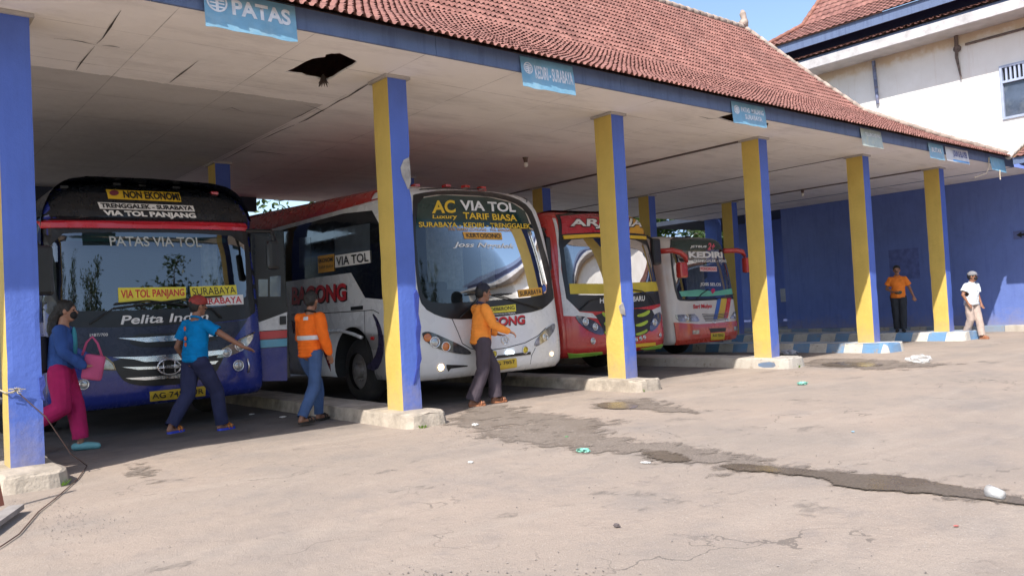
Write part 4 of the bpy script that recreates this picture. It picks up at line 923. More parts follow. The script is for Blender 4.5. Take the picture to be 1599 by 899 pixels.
b.lamp(372, 570.5, .065, 'fog_lamp'); b.line('bumper_trim', [(385.5, 560), (388, 570), (387, 581)], .014, M_chrome, .015)
b.lamp(130, 600, .055, 'fog_lamp')
s_ = b.dec('number_plate', [[(233, 611), (320, 602), (320, 616), (234, 625)]], M_plate, .02, .015); b.txt('AG 7451 UR', [(236, 613.5), (317, 605.5), (317, 613), (237, 621.5)], M_blk_sign, .026, .012, s_)
b.txt('1SBT/700', [(140, 521), (168, 520), (168, 524.5), (140, 525.5)], M_white_matte, .014, .01)
for pts in ([(140, 506), (176, 482), (300, 466), (345, 463)], [(345, 497), (330, 482), (230, 470), (178, 475)]): b.line('wiper', pts, .011, M_black, .04)
for x, z in ((2.1, 3.1), (2.75, 3.2), (3.1, 3.22), (3.5, 3.2), (3.95, 3.12)):
    bm = bmesh.new(); p = b.pos(x, z); box(bm, x - .05, x + .05, p.y - .02, p.y + .08, z - .01, z + .035, .012); bobj('roof_marker', bm, M_redlens if x > 3.9 else M_black, b.root)
bm = bmesh.new(); tube(bm, [(1.62, 10.85, 2.55), (1.62, 10.6, 2.5), (1.70, 10.5, 2.3)], .03, 8); box(bm, 1.60, 1.84, 10.45, 10.53, 1.75, 2.32, .04); bobj('mirror', bm, M_black, b.root)
bm = bmesh.new(); tube(bm, [(4.25, 10.8, 2.58), (4.5, 10.55, 2.55), (4.52, 10.5, 2.4)], .03, 8); box(bm, 4.40, 4.56, 10.44, 10.55, 2.02, 2.42, .05); bobj('mirror', bm, M_black, b.root)
for sd in (-1, 1): b.wheel(sd, 12.6)
roofskin(b, 2.74, 'roof_skin', MATS['black_gloss_paint'], 11.0, 18.6)
b.dec('side_glass', [[(11.0, 1.45), (11.0, 2.74), (18.5, 2.74), (18.5, 1.5)]], M_blkglass, .006, .005, side='L', world=True)
# the swung-out door
dr = bobj('door', (lambda bm: (box(bm, 4.36, 4.86, 10.95, 11.0, .5, 2.62, .015), bm)[1])(bmesh.new()), MATS['black_gloss_paint'], b.root)
def doorp(nm, pts, m, off=.004):
    bm = fill2d([[(onY(x, y, 10.95).x, onY(x, y, 10.95).z) for x, y in pts]]); wrap(bm, lambda a, c: (Vector((a, 10.95, c)), Vector((0, -1, 0))), off, .003, None); return bobj(nm, bm, m, dr)
doorp('door_upper_panel', [(398, 366), (441, 374), (448, 487), (399, 505)], M_black, .004)
doorp('door_window', [(415, 384), (433, 386), (436, 420), (417, 420)], M_blkglass, .008); doorp('door_window', [(403, 436), (418, 436), (418, 463), (403, 463)], mat('blue_reflecting_glass', (.03, .06, .12), .05, spec=1), .008); doorp('door_window', [(421, 432), (438, 430), (438, 463), (421, 463)], MATS['blue_reflecting_glass'], .008)
doorp('white_panel', [(399, 505), (448, 487), (448, 514), (399, 517)], mat('white_bus_paint', (.6, .6, .6), .3, coat=.5)); doorp('red_band', [(399, 518), (448, 515), (448, 527), (399, 530.5)], M_redstrip); doorp('light_blue_band', [(399, 531.5), (448, 528), (448, 540), (399, 543.5)], mat('light_blue_band', (.10, .36, .5), .35, coat=.5))
doorp('lower_panel', [(399.5, 544.5), (448, 541), (448.5, 594), (400.5, 595)], b.body); doorp('door_handle', [(436, 494), (446, 493), (446, 506), (436, 507)], M_black, .02)

# ---------------------------------------------------------------- 2: the white bus
M_wbus = mat('white_bus_gloss', (.68, .69, .70), .28, var=.015, scale=1, coat=.5, dirt=(.4, .37, .33), dfac=.08, dscale=.5)
M_redroof = paint('red_roof_paint', (.38, .03, .025))
b = Bus('white_coach', 'white coach with dark green brow lettered AC VIA TOL and red roof edge', 5.90, 8.66, 9.2, 9.4,
        [(.40, .10, .975), (.5, .02, 1), (.85, 0, 1), (1.3, .05, 1), (1.7, .10, 1), (2.3, .20, .995), (2.75, .31, .98), (2.98, .42, .96), (3.1, .55, .92), (3.2, .8, .82), (3.25, 1.1, .66)],
        M_wbus, 4.4, .36)
B2 = b
gl = smooth_loop([b.px(*p) for p in [(652, 309), (690, 303), (760, 306), (800, 315), (820, 328), (832, 356), (846, 408), (857, 455), (838, 463), (780, 468), (735, 471), (695, 474), (668, 471), (657, 455), (651, 400), (648, 350)]], 1)
b.shell([(-1, 11.0, .56, .62), (1, 11.0, .56, .62)], gl); interior(b, 1.6, 2.9, .06)
out = [(643, 306), (650, 303), (690, 297.5), (760, 299.5), (803, 309), (826, 323), (838, 350), (852, 400), (865, 456), (858, 474), (842, 485.5), (790, 493), (745, 497), (712, 499), (684, 494), (660, 480), (652, 455), (647, 400), (643, 350)]
b.dec('windscreen_surround', [smooth_loop([b.px(*p) for p in out], 1), gl], M_black, .006, .006, world=True)
b.dec('windscreen', [gl], glassy('coach_windscreen', (.4, .45, .46), 1.15, .035), .002, 0, world=True)
M_green = mat('dark_green_film', (.008, .035, .032), .12, coat=.4)
b.dec('sun_film', [[(650, 311), (690, 305), (760, 308), (799, 317), (819, 330), (829, 356), (800, 357), (760, 354), (700, 352), (660, 354), (649, 358)]], M_green, .005, .002, sm=0)
b.txt('AC', [(674, 314), (709, 313), (711, 333), (674, 334)], M_yel_sign, .012, .03)
b.txt('Luxury', [(675, 336), (713, 335), (713, 344), (675, 343.5)], M_yel_sign, .012, .02)
b.txt('VIA TOL', [(717, 313), (803, 318), (805, 332), (719, 329)], M_white_matte, .012, .03)
b.txt('TARIF BIASA', [(722, 332), (805, 336), (807, 346), (723, 342)], M_yel_sign, .012, .022)
b.txt('SURABAYA - KEDIRI - TRENGGALEK', [(653, 347), (827, 350), (828, 357.5), (654, 355)], M_yel_sign, .012, .022)
b.txt('TOL WARU GUNUNG - TOL BANDAR', [(699, 356), (800, 358), (800, 362), (699, 360)], mat('dull_orange_lettering', (.5, .25, .05), .6), .012, .015)
s_ = b.dec('route_sign', [[(722, 362.5), (782, 363.5), (784, 374.5), (725, 373)]], mat('orange_sign', (.65, .33, .05), .6), .012, .002); b.txt('KERTOSONO', [(726, 364.5), (780, 365.5), (781, 372.5), (728, 371.3)], M_blk_sign, .018, .02, s_)
b.txt('Joss Nggalek', [(706, 378), (803, 381), (804, 390), (707, 388)], M_white_matte, .012, .014, shear=.3)
s_ = b.dec('windscreen_card', [[(808, 453), (845, 448.5), (846, 460), (810, 464.5)]], mat('orange_sign', (.65, .33, .05), .6), .012, .002); b.txt('SURABAYA', [(810, 455), (844, 451), (844.5, 458.5), (811, 462.5)], M_blk_sign, .016, .015, s_)
s_ = b.dec('windscreen_card', [[(759, 480), (804, 475), (805, 486), (760, 489.5)]], mat('yellow_card', (.72, .62, .06), .6), .014, .002); b.txt('JOEBERONG', [(761, 481.5), (802, 477), (803, 485), (762, 488)], M_blk_sign, .018, .02, s_)
b.txt('GORONTALO PRIMA', [(762, 490.5), (804, 487.5), (804, 490), (762, 492.5)], M_white_matte, .014, .01)
b.dec('round_sticker', [[(849 + 3 * math.cos(a * .6), 450 + 6 * math.sin(a * .6)) for a in range(10)]], mat('blue_sticker', (.05, .12, .45), .5), .012, .001)
curtain(b, *[b.px(x, 420)[0] for x in (664, 688)], b.Y0 + .95, 1.6, 2.85, M_curt_b); curtain(b, *[b.px(x, 420)[0] for x in (716, 775)], b.Y0 + .95, 1.6, 2.85, M_curtain); curtain(b, *[b.px(x, 420)[0] for x in (800, 822)], b.Y0 + .9, 1.6, 2.85, M_curtain)
b.line('silver_pillar_trim', [(826, 362), (838, 400), (850, 446)], .014, M_chrome, .02)
b.txt('BAGONG', [(742, 499), (820, 492.5), (820, 507), (742, 513)], M_blk_sign, .006, .045); b.txt('BAGONG', [(741, 498), (819, 491.5), (819, 505.5), (741, 511.5)], M_red_sign, .010, .03)
em = b.line('star_emblem', [(788 + 5.6 * math.cos(a * .349), 531 + 5.8 * math.sin(a * .349)) for a in range(19)], .008, M_chrome, .012)
for a in (-90, 30, 150): b.line('star_arm', [(788, 531), (788 + 5.4 * math.cos(R(a)), 531 + 5.6 * math.sin(R(a)))], .007, M_chrome, .012, em)
M_seam = mat('panel_gap', (.03, .03, .03), .8)
b.line('panel_gap', [(706, 498), (714, 516), (722, 536), (735, 544), (760, 547), (790, 543), (820, 535), (840, 524), (852, 512)], .006, M_seam, .0)
b.line('panel_gap', [(828, 568), (830, 555), (836, 543)], .005, M_seam, .0)
h = b.dec('headlight', [[(658, 521), (662, 518), (671, 517.5), (693, 527), (718, 538), (733, 547), (736, 553), (722, 553), (700, 549.5), (680, 543), (664, 533)]], M_hl_in, .012, .01, sm=1)
b.lamp(667.5, 527, .06, 'indicator', M_amber, h, rim=False); b.lamp(679, 534, .065, 'lamp', None, h); b.lamp(696, 541, .06, 'lamp', M_amber, h)
h = b.dec('headlight', [[(865.5, 503), (866, 514), (856, 528), (843, 538), (835, 541.5), (834, 536), (840, 526), (852, 513)]], M_hl_pale, .012, .01, sm=1); b.lamp(851, 526, .05, 'lamp', None, h)
b.lamp(688, 573, .05, 'fog_lamp', M_fogon); b.lamp(861, 552, .035, 'fog_lamp', M_fogon)
b.dec('bumper_vent', [[(697, 569), (730, 570), (730, 572), (704, 575), (700, 580), (697, 573)]], M_black, .004, .003)
s_ = b.dec('number_plate', [[(764, 564), (805, 558.5), (806, 572), (765, 578)]], M_plate, .02, .015); b.txt('AG 7857', [(767, 566), (802, 561), (803, 566), (768, 571)], M_blk_sign, .026, .012, s_)
b.dec('bumper_bar', [[(764, 556), (828, 549), (828, 553), (764, 561)]], M_black, .012, .01)
b.lamp(771, 552.5, .05, 'bumper_light', mat('yellow_black_lens', (.45, .35, .02), .2, var=.6, scale=30), rim=True); b.lamp(820, 546, .05, 'bumper_light', MATS['yellow_black_lens'], rim=True)
b.dec('led_strip', [[(790, 549), (801, 548), (801, 552), (790, 553)]], M_led, .022, .01)
for pts in ([(716, 496), (730, 484), (747, 466), (745, 459), (727, 460)], [(842, 482), (815, 474), (790, 466), (768, 460), (797, 459)]): b.line('wiper', pts, .010, M_black, .04)
for x, y in ((650, 291), (698, 291.5), (728, 292.5), (753, 294.5), (792, 300)):
    c = b.px(x, y); p = b.pos(*c); bm = bmesh.new(); box(bm, p.x - .05, p.x + .05, p.y - .04, p.y + .08, p.z - .01, p.z + .035, .012); bobj('roof_marker', bm, M_redlens, b.root)
b.line('roof_trim', [(655, 297), (700, 295), (760, 296), (800, 303), (822, 316)], .008, M_black, .012)
# left side of the white bus
W = lambda pts: [tuple(p) for p in pts]
b.dec('roof_band', [[(9.95, 3.0), (9.95, 3.2), (18.4, 3.2), (18.4, 3.03), (13, 3.03)]], M_redroof, .006, .005, side='L', world=True)
b.dec('roof_band', [[(9.78, 2.955), (9.95, 2.985), (18.4, 2.985), (18.4, 2.955)]], M_wbus, .009, .006, side='L', world=True)
bm = bmesh.new()
for k in range(40):
    for j in range(6):
        pass
bm.free()
roofskin(b, 3.0, 'roof_skin', M_redroof, 10.35, 18.3, lift=.36)
b.dec('side_glass', [[(10.0, 1.55), (10.05, 2.6), (10.3, 2.86), (11.2, 2.93), (18.3, 2.93), (18.3, 2.03), (10.95, 2.0), (10.55, 1.6)]], M_blkglass, .006, .005, side='L', world=True)
b.dec('side_glass', [[(9.75, 1.3), (9.78, 2.3), (9.98, 2.6), (9.94, 1.45)]], M_blkglass, .006, .005, side='L', world=True)
for y0_, y1_ in ((10.35, 11.45), (12.3, 12.75), (13.3, 14.3)): b.dec('window_pane', [[(y0_, 2.2), (y0_, 2.68), (y1_, 2.72), (y1_, 2.2)]], mat('grey_reflecting_glass', (.06, .075, .09), .05, spec=1), .010, .003, side='L', world=True)
s_ = b.dec('side_sign', [[(524.5, 399), (579, 391), (580, 410), (525, 418)]], M_white_matte, .02, .004, side='L'); b.txt('VIA TOL', [(527, 401.5), (577, 394), (578, 408), (527.5, 415.5)], M_blk_sign, .026, .02, s_, 'L')
s_ = b.dec('side_sign', [[(498, 400), (523, 396.5), (523.5, 423), (499, 426.5)]], mat('orange_sign', (.65, .33, .05), .6), .02, .004, side='L'); b.txt('EKONOMI', [(499.5, 404), (522.5, 401), (522.5, 408), (500, 411)], M_blk_sign, .026, .03, s_, 'L'); b.txt('TARIF BIASA', [(500, 416), (522.5, 412.5), (522.5, 417), (500, 420.5)], M_blk_sign, .026, .0, s_, 'L')
b.txt('BAGONG', [(458, 449), (543, 443), (543, 471), (458, 478)], M_blk_sign, .008, .06, side='L'); b.txt('BAGONG', [(456.5, 448), (541.5, 441.5), (541.5, 469), (456.5, 476)], M_red_sign, .012, .04, side='L')
b.line('panel_gap', [(455, 491), (520, 488), (583, 484), (592, 489)], .006, M_seam, .0, side='L'); b.line('panel_gap', [(569, 485), (570, 520), (577, 569)], .005, M_seam, .0, side='L')
b.dec('side_vent', [[(548, 479), (567, 477), (567, 483), (548, 484.5)]], M_black, .006, .004, side='L')
b.dec('swoosh', [[(580, 486), (592, 500), (600, 530), (598, 560), (588, 580), (570, 574), (585, 560), (592, 535), (589, 508)]], mat('dark_violet_paint', (.03, .025, .06), .3, coat=.5), .006, .004, side='L', sm=1)
b.dec('red_swoosh', [[(455, 500), (458, 520), (500, 535), (517, 580), (516, 560), (505, 532), (480, 515)]], paint('maroon_paint', (.16, .02, .03)), .006, .004, side='L')
b.line('arch_flare', [(510, 527), (517, 517), (533, 516), (552, 521), (566, 527)], .03, M_wbus, .01, side='L')
b.lamp(0, 0, .01, 'x') if False else None
bm = bmesh.new(); p, nn = b.FL(*b.pxL(582, 528)); box(bm, p.x - .015, p.x, p.y - .05, p.y + .05, p.z - .025, p.z + .025, .008); bobj('side_marker', bm, M_redlens, b.root)
for sd in (-1, 1): b.wheel(sd, 11.0, .49)
b.wheel(-1, 16.2, .49)

# ---------------------------------------------------------------- 3: the red bus
M_rbus = paint('red_bus_paint', (.50, .035, .03))
b = Bus('red_bus', 'red and white bus with red header lettered ARJUNA and green leaf marks on its grille', 9.56, 12.34, 10.2, 8.5,
        [(.42, .08, .975), (.52, .01, 1), (.9, 0, 1), (1.3, .04, 1), (1.6, .08, 1), (2.3, .20, .99), (2.62, .28, .97), (2.85, .36, .945), (2.98, .46, .90), (3.06, .62, .82), (3.10, .9, .66)],
        M_rbus, 4.6, .36)
B3 = b
gl = smooth_loop([b.px(*p) for p in [(878, 376), (930, 371), (1008, 376), (1016, 405), (1028, 456), (990, 459), (940, 461), (889, 460), (884, 420)]], 1)
b.shell([(-1, 12.0, .55, .6), (1, 12.0, .55, .6)], gl); interior(b, 1.55, 2.5, .06)
out = [(867, 336), (900, 331), (950, 331), (985, 335), (1000, 342), (1012, 370), (1022, 410), (1034, 460), (1030, 474), (1000, 480), (940, 486), (905, 486), (884, 466), (878, 430), (872, 380)]
b.dec('windscreen_surround', [[b.px(*p) for p in out], gl], M_black, .006, .006, world=True)
b.dec('windscreen', [gl], M_glass_film, .002, 0, world=True)
s_ = b.dec('header_panel', [[(874, 338.5), (930, 334), (985, 337.5), (999, 346), (1005, 366), (980, 364), (930, 363), (877, 366)]], paint('crimson_panel', (.42, .01, .03)), .012, .004)
b.dec('header_corner', [[(981, 339), (997, 346), (1004, 366), (981, 364), (984, 350)]], mat('amber_panel', (.62, .32, .03), .4), .016, .003, s_)
b.txt('ARJUNA', [(886, 342), (999, 343), (1001, 361), (888, 359)], M_blk_sign, .018, .06, s_); b.txt('ARJUNA', [(888, 343.5), (997, 344.5), (999, 359), (890, 357)], M_white_matte, .023, .03, s_)
b.dec('yellow_strip', [[(878, 368.5), (930, 366), (1007, 370), (1008, 374.5), (930, 370.5), (880, 374)]], M_yel_sign, .03, .025)
b.dec('windscreen_band', [[(888.5, 443), (940, 443), (1024, 440), (1027.5, 454), (990, 457), (940, 459), (890, 459)]], mat('yellow_film', (.55, .42, .03), .4), .008, .002)
curtain(b, *[b.px(x, 420)[0] for x in (896, 908)], b.Y0 + .8, 1.6, 2.55, M_curt_b); curtain(b, *[b.px(x, 420)[0] for x in (912, 935)], b.Y0 + .8, 1.6, 2.55, M_curtain); curtain(b, *[b.px(x, 420)[0] for x in (1000, 1014)], b.Y0 + .8, 1.6, 2.55, M_curtain)
M_w3 = mat('white_bus_paint', (.6, .6, .6), .3, coat=.5)
b.dec('white_pillar', [[(862, 341), (867, 341), (876, 420), (884, 466), (905, 487), (925, 489), (933, 497), (905, 494), (880, 493), (873, 440)]], M_w3, .005, .005)
b.dec('white_pillar', [[(1031, 478), (1034, 476), (1036, 490), (1020, 492), (1017, 484)]], M_w3, .005, .005)
b.dec('grille', [[(926, 488), (1016, 480), (1023, 494), (1018, 512), (1005, 524), (970, 528), (944, 524), (938, 505)]], M_black, .006, .005, sm=1)
M_leafy = mat('lime_mark', (.36, .48, .04), .4)
for pts in ([(993, 492), (1005, 488), (1014, 483), (1014, 489), (1006, 494), (996, 495)], [(991, 507), (1003, 503), (1011, 499), (1011, 504), (1003, 509), (994, 510)], [(991, 521), (1003, 517), (1010, 513), (1010, 518), (1002, 522), (994, 524)]):
    b.dec('leaf_mark', [pts], M_leafy, .014, .006, sm=1); b.dec('leaf_mark', [[(966 - (x - 996) * .9 - 10, y + 3) for x, y in pts]], M_leafy, .014, .006, sm=1)
b.txt('BARU', [(988, 463), (1006, 461.5), (1006, 469.5), (988, 471)], M_white_matte, .012, .02)
b.txt('HARAPAN', [(936, 465), (980, 463), (980, 471.5), (936, 473.5)], M_white_matte, .012, .02)
h = b.dec('headlight', [[(896, 492), (912, 494), (930, 502), (941, 512), (943, 524), (925, 520), (906, 507)]], M_hl_in, .012, .01, sm=1); b.lamp(914, 502, .06, 'lamp', None, h); b.lamp(929, 510, .055, 'lamp', None, h)
h = b.dec('headlight', [[(1013, 513), (1016, 499), (1022, 490), (1031, 486), (1032, 500), (1024, 513), (1016, 518)]], M_hl_in, .012, .01, sm=1); b.lamp(1022, 503, .06, 'lamp', None, h)
b.lamp(925.5, 532, .05, 'fog_lamp'); b.lamp(1030.5, 523, .035, 'fog_lamp')
for x in (993, 1000, 1006): b.lamp(x, 530 - (x - 993) * .3, .035, 'bumper_light')
b.dec('bumper_bar', [[(955, 540), (1022, 534), (1022, 538), (955, 545)]], M_yel_sign, .03, .025)
b.dec('lower_lip', [[(886, 551), (900, 552), (940, 549), (940, 552), (915, 556), (888, 558.5)]], mat('lime_lip', (.25, .5, .06), .4), .02, .02)
b.dec('lower_lip', [[(1000, 544), (1034, 537), (1037, 541), (1010, 546)]], MATS['lime_lip'], .02, .02)
b.line('wiper', [(978, 452), (1000, 455), (1012, 462), (1020, 476)], .01, M_black, .04); b.line('wiper', [(905, 484), (920, 470), (945, 462)], .01, M_black, .04)
roofskin(b, 2.93, 'roof_skin', M_redroof, 10.9, 18.4)
b.dec('side_glass', [[(10.72, 1.5), (10.62, 2.6), (10.8, 2.86), (18.4, 2.86), (18.4, 1.55)]], M_blkglass, .006, .005, side='L', world=True)
b.dec('side_lower_panel', [[(10.66, .55), (10.66, 1.48), (18.4, 1.5), (18.4, .62), (12.65, .62), (12.6, .9), (12.3, 1.2), (11.7, 1.2), (11.4, .9), (11.35, .55)]], M_w3, .006, .005, side='L', world=True)
b.dec('side_graphic', [[(10.9, 1.46), (11.35, 1.4), (11.1, 1.2), (11.4, 1.05), (11.05, .95), (11.3, .8), (10.95, .85), (10.8, 1.2)]], M_black, .012, .002, side='L', world=True)
bm = bmesh.new(); tube(bm, [(9.75, 10.75, 2.72), (9.42, 10.5, 2.7), (9.40, 10.4, 2.55)], .025, 8); box(bm, 9.34, 9.46, 10.32, 10.42, 1.95, 2.55, .05); bobj('mirror', bm, M_black, b.root)
bm = bmesh.new(); tube(bm, [(11.9, 10.75, 2.62), (12.25, 10.55, 2.62), (12.45, 10.5, 2.5)], .03, 8); box(bm, 12.28, 12.52, 10.44, 10.54, 2.05, 2.58, .05); bobj('mirror', bm, M_black, b.root)
for sd in (-1, 1): b.wheel(sd, 12.0)

# ---------------------------------------------------------------- 4: the small white bus
M_w4 = mat('cream_white_paint', (.62, .58, .53), .35, var=.05, coat=.4, dirt=(.3, .22, .16), dfac=.3, dscale=2)
b = Bus('small_white_bus', 'small white bus with red bumper, red mirror arms and tricolour stripe, furthest right', 13.56, 16.0, 11.1, 7.2,
        [(.38, .06, .975), (.46, .01, 1), (.9, 0, 1), (1.3, .03, 1), (2.0, .12, .985), (2.4, .2, .965), (2.6, .26, .94), (2.7, .34, .88), (2.76, .5, .78), (2.79, .8, .6)],
        M_w4, 4.6, .36)
B4 = b
gl = smooth_loop([b.px(*p) for p in [(1045, 378), (1051, 372.5), (1085, 371), (1122, 372.5), (1132, 377), (1139, 394), (1146, 430), (1151, 460), (1147, 463.5), (1105, 466), (1067, 467.5), (1059, 463.5), (1051, 420)]], 1)
b.shell([(-1, 12.9, .5, .55), (1, 12.9, .5, .55)], gl); interior(b, 1.35, 2.4, .05)
out = [(1043, 376), (1050, 370), (1085, 368.5), (1124, 370), (1135, 375), (1142, 394), (1149, 430), (1154, 462), (1149, 466.5), (1105, 469), (1064, 470.5), (1056, 466), (1048, 420)]
b.dec('windscreen_surround', [smooth_loop([b.px(*p) for p in out], 1), gl], M_black, .006, .006, world=True); b.dec('windscreen', [gl], M_glass, .002, 0, world=True)
b.dec('sun_film', [[(1047, 376), (1054, 373.5), (1122, 374), (1131, 378), (1135, 391), (1090, 390), (1050, 392)]], M_green, .005, .002)
b.txt('JETBUS', [(1077, 383.5), (1103, 383.5), (1103, 388), (1077, 388)], M_white_matte, .012, .03, shear=.2); b.txt('2+', [(1104, 379.5), (1116, 379.5), (1115, 390.5), (1104, 390.5)], mat('pink_lettering', (.62, .1, .14), .5), .012, .04, shear=.2)
b.txt('KEDIRI', [(1074, 393), (1127, 393.5), (1128, 403), (1075, 403)], M_white_matte, .012, .05); b.txt('TRENGGALEK - PONOROGO', [(1082, 405), (1140, 406.5), (1140, 411), (1083, 409.5)], M_white_matte, .012, .02)
s_ = b.dec('route_sign', [[(1092, 416), (1118.5, 416.5), (1119, 424), (1092.5, 423.6)]], mat('pale_pink_card', (.66, .5, .5), .6), .012, .002); b.txt('PONOROGO', [(1093, 417.5), (1117.5, 418), (1118, 422.5), (1093.5, 422)], M_red_sign, .018, .02, s_)
b.txt('JOSS SELOS', [(1093, 441), (1125, 442), (1125, 448), (1093, 447.5)], M_white_matte, .012, .01)
b.dec('windscreen_band', [[(1060, 455), (1064, 463), (1105, 462.5), (1144, 459), (1142, 450), (1115, 455), (1090, 452)]], mat('green_film', (.12, .42, .3), .5), .006, .002)
b.dec('heart_sticker', [[(1110, 452), (1113, 450), (1116, 452), (1115, 456), (1112, 459), (1110, 456)]], mat('magenta_sticker', (.45, .02, .1), .5), .014, .002)
curtain(b, *[b.px(x, 430)[0] for x in (1072, 1090)], b.Y0 + .7, 1.4, 2.45, M_curtain); curtain(b, *[b.px(x, 430)[0] for x in (1104, 1132)], b.Y0 + .7, 1.4, 2.45, M_curtain)
b.txt('Sari Mulyo', [(1082, 475), (1111, 474), (1111, 482.5), (1082, 484)], M_red_sign, .010, .03)
for i, (a, c) in enumerate(((((1120, 466), (1125.5, 466)), ((1113.5, 498), (1119.5, 497.5))), (((1126, 466), (1134.5, 465.5)), ((1120, 497.5), (1129, 497))), (((1135, 465.5), (1141, 465)), ((1129.5, 497), (1136, 496.5))))):
    b.dec(('blue_stripe', 'yellow_stripe', 'red_stripe')[i], [[a[0], a[1], c[1], c[0]]], (mat('blue_stripe_paint', (.04, .13, .45), .4), mat('yellow_stripe_paint', (.6, .4, .05), .4), M_redstrip)[i], .008, .003)
b.dec('bumper', [[(1052, 503.5), (1090, 506), (1120, 504), (1154, 499), (1154.5, 525), (1130, 530), (1090, 535), (1053, 537.5)]], paint('orange_red_paint', (.52, .06, .035)), .03, .03)
h = b.dec('headlight', [[(1055, 491.5), (1084, 490), (1089, 495), (1092, 500), (1089, 502), (1061, 502), (1056, 497)]], M_hl_pale, .012, .01); b.lamp(1072, 496, .055, 'lamp', None, h)
h = b.dec('headlight', [[(1139.5, 497), (1145, 487), (1151.5, 486), (1151.5, 497)]], M_hl_pale, .012, .01); b.lamp(1147, 492, .045, 'lamp', None, h)
for k in range(5): b.line('grille_slat', [(1096 + k * 1.2, 490.5 + k * 2.5), (1116, 491 + k * 2.4), (1136 - k * .8, 488.5 + k * 2.4)], .008, mat('grey_slat', (.12, .11, .11), .5), .012)
b.dec('bumper_slot', [[(1105, 512.5), (1132, 511.5), (1131, 517), (1108, 519)]], M_black, .034, .004)
s_ = b.dec('number_plate', [[(1108, 520), (1129, 518.7), (1129, 528), (1108, 529.5)]], M_plate, .04, .008); b.txt('AG 7052', [(1110, 521.5), (1127, 520.5), (1127, 524.5), (1110, 525.5)], M_blk_sign, .046, .01, s_)
b.lamp(1114.5, 503, .05, 'bumper_light'); b.lamp(1135, 500.5, .05, 'bumper_light')
b.dec('fog_lamp', [[(1079.5, 515.5), (1090, 515), (1090, 521), (1079.5, 521.5)]], M_hl_pale, .036, .006); b.dec('fog_lamp', [[(1144, 509.5), (1151.5, 509), (1151.5, 515.5), (1144, 516)]], M_hl_pale, .036, .006)
b.line('wiper', [(1087, 469), (1093, 460), (1106, 451)], .009, M_black, .03); b.line('wiper', [(1117, 467), (1135, 462), (1147, 458)], .009, M_black, .03)
def arm(pts, box_, nm='mirror'):
    bm = bmesh.new(); tube(bm, pts, [.06] * (len(pts) - 1) + [.04], 10); o = bobj('mirror_arm', bm, M_mir, b.root, True)
    bm = bmesh.new(); box(bm, *box_, .05); bobj(nm, bm, M_mir, o)
M_mir = paint('red_mirror_paint', (.5, .05, .04))
q = [onY(x, y, 10.9) for x, y in ((1041, 391), (1052, 390.5), (1062, 394), (1070, 401), (1072, 410))]; c = onY(1066.5, 409, 10.75); e = onY(1066.5, 434, 10.75)
arm([q[0] + Vector((0, .3, 0)), q[1] + Vector((0, .05, 0)), *q[2:]], (c.x - .13, c.x + .13, 10.72, 10.86, e.z, c.z))
q = [onY(x, y, 11.2) for x, y in ((1136, 391), (1150, 391), (1159, 393), (1163, 400))]; c = onY(1164, 402, 11.2); e = onY(1164, 426, 11.2); arm([q[0] + Vector((0, .1, 0)), *q[1:]], (c.x - .12, c.x + .12, 11.1, 11.24, e.z, c.z))
b.dec('side_glass', [[(11.65, 1.35), (11.55, 2.4), (17.9, 2.5), (17.9, 1.35)]], M_blkglass, .006, .005, side='L', world=True)
b.dec('side_red_band', [[(11.45, .45), (11.45, .93), (18, .93), (18, .5), (13.5, .5), (13.4, .95), (12.45, .95), (12.3, .45)]], paint('orange_red_paint', (.52, .06, .035)), .006, .005, side='L', world=True)
b.dec('side_yellow_band', [[(11.45, .95), (11.45, 1.06), (18, 1.06), (18, .95)]], M_yel_sign, .006, .005, side='L', world=True)
for sd in (-1, 1): b.wheel(sd, 12.9, .43)
# ================================================================== PEOPLE
def cap_mesh(bm, p0, r0, p1, r1, seg=12):
    """tapered capsule, closed"""
    p0, p1 = Vector(p0), Vector(p1); d = p1 - p0; L = d.length
    if L < 1e-5: d = Vector((0, 0, 1)); L = 1e-5
    d = d.normalized(); up = d.orthogonal().normalized(); s = d.cross(up); rings = []
    prof = [(-r0 * math.cos(a), r0 * math.sin(a)) for a in (R(20), R(45), R(70))] + [(0, r0), (L, r1)] + [(L + r1 * math.cos(a), r1 * math.sin(a)) for a in (R(70), R(45), R(20))]
    for t, r in prof: rings.append([bm.verts.new(p0 + d * t + (up * math.cos(2 * math.pi * k / seg) + s * math.sin(2 * math.pi * k / seg)) * r) for k in range(seg)])
    a = bm.verts.new(p0 - d * r0); b = bm.verts.new(p1 + d * r1)
    for A, B in zip(rings, rings[1:]):
        for k in range(seg): bm.faces.new((A[k], A[(k + 1) % seg], B[(k + 1) % seg], B[k]))
    for k in range(seg): bm.faces.new((a, rings[0][(k + 1) % seg], rings[0][k])); bm.faces.new((b, rings[-1][k], rings[-1][(k + 1) % seg]))
def ell(bm, c, rx, ry, rz, ang=0, tilt=0):
    bmesh.ops.create_uvsphere(bm, u_segments=18, v_segments=12, radius=1, matrix=Matrix.Translation(c) @ Matrix.Rotation(ang, 4, 'Z') @ Matrix.Rotation(tilt, 4, 'Y') @ Matrix.Diagonal((rx, ry, rz, 1)))
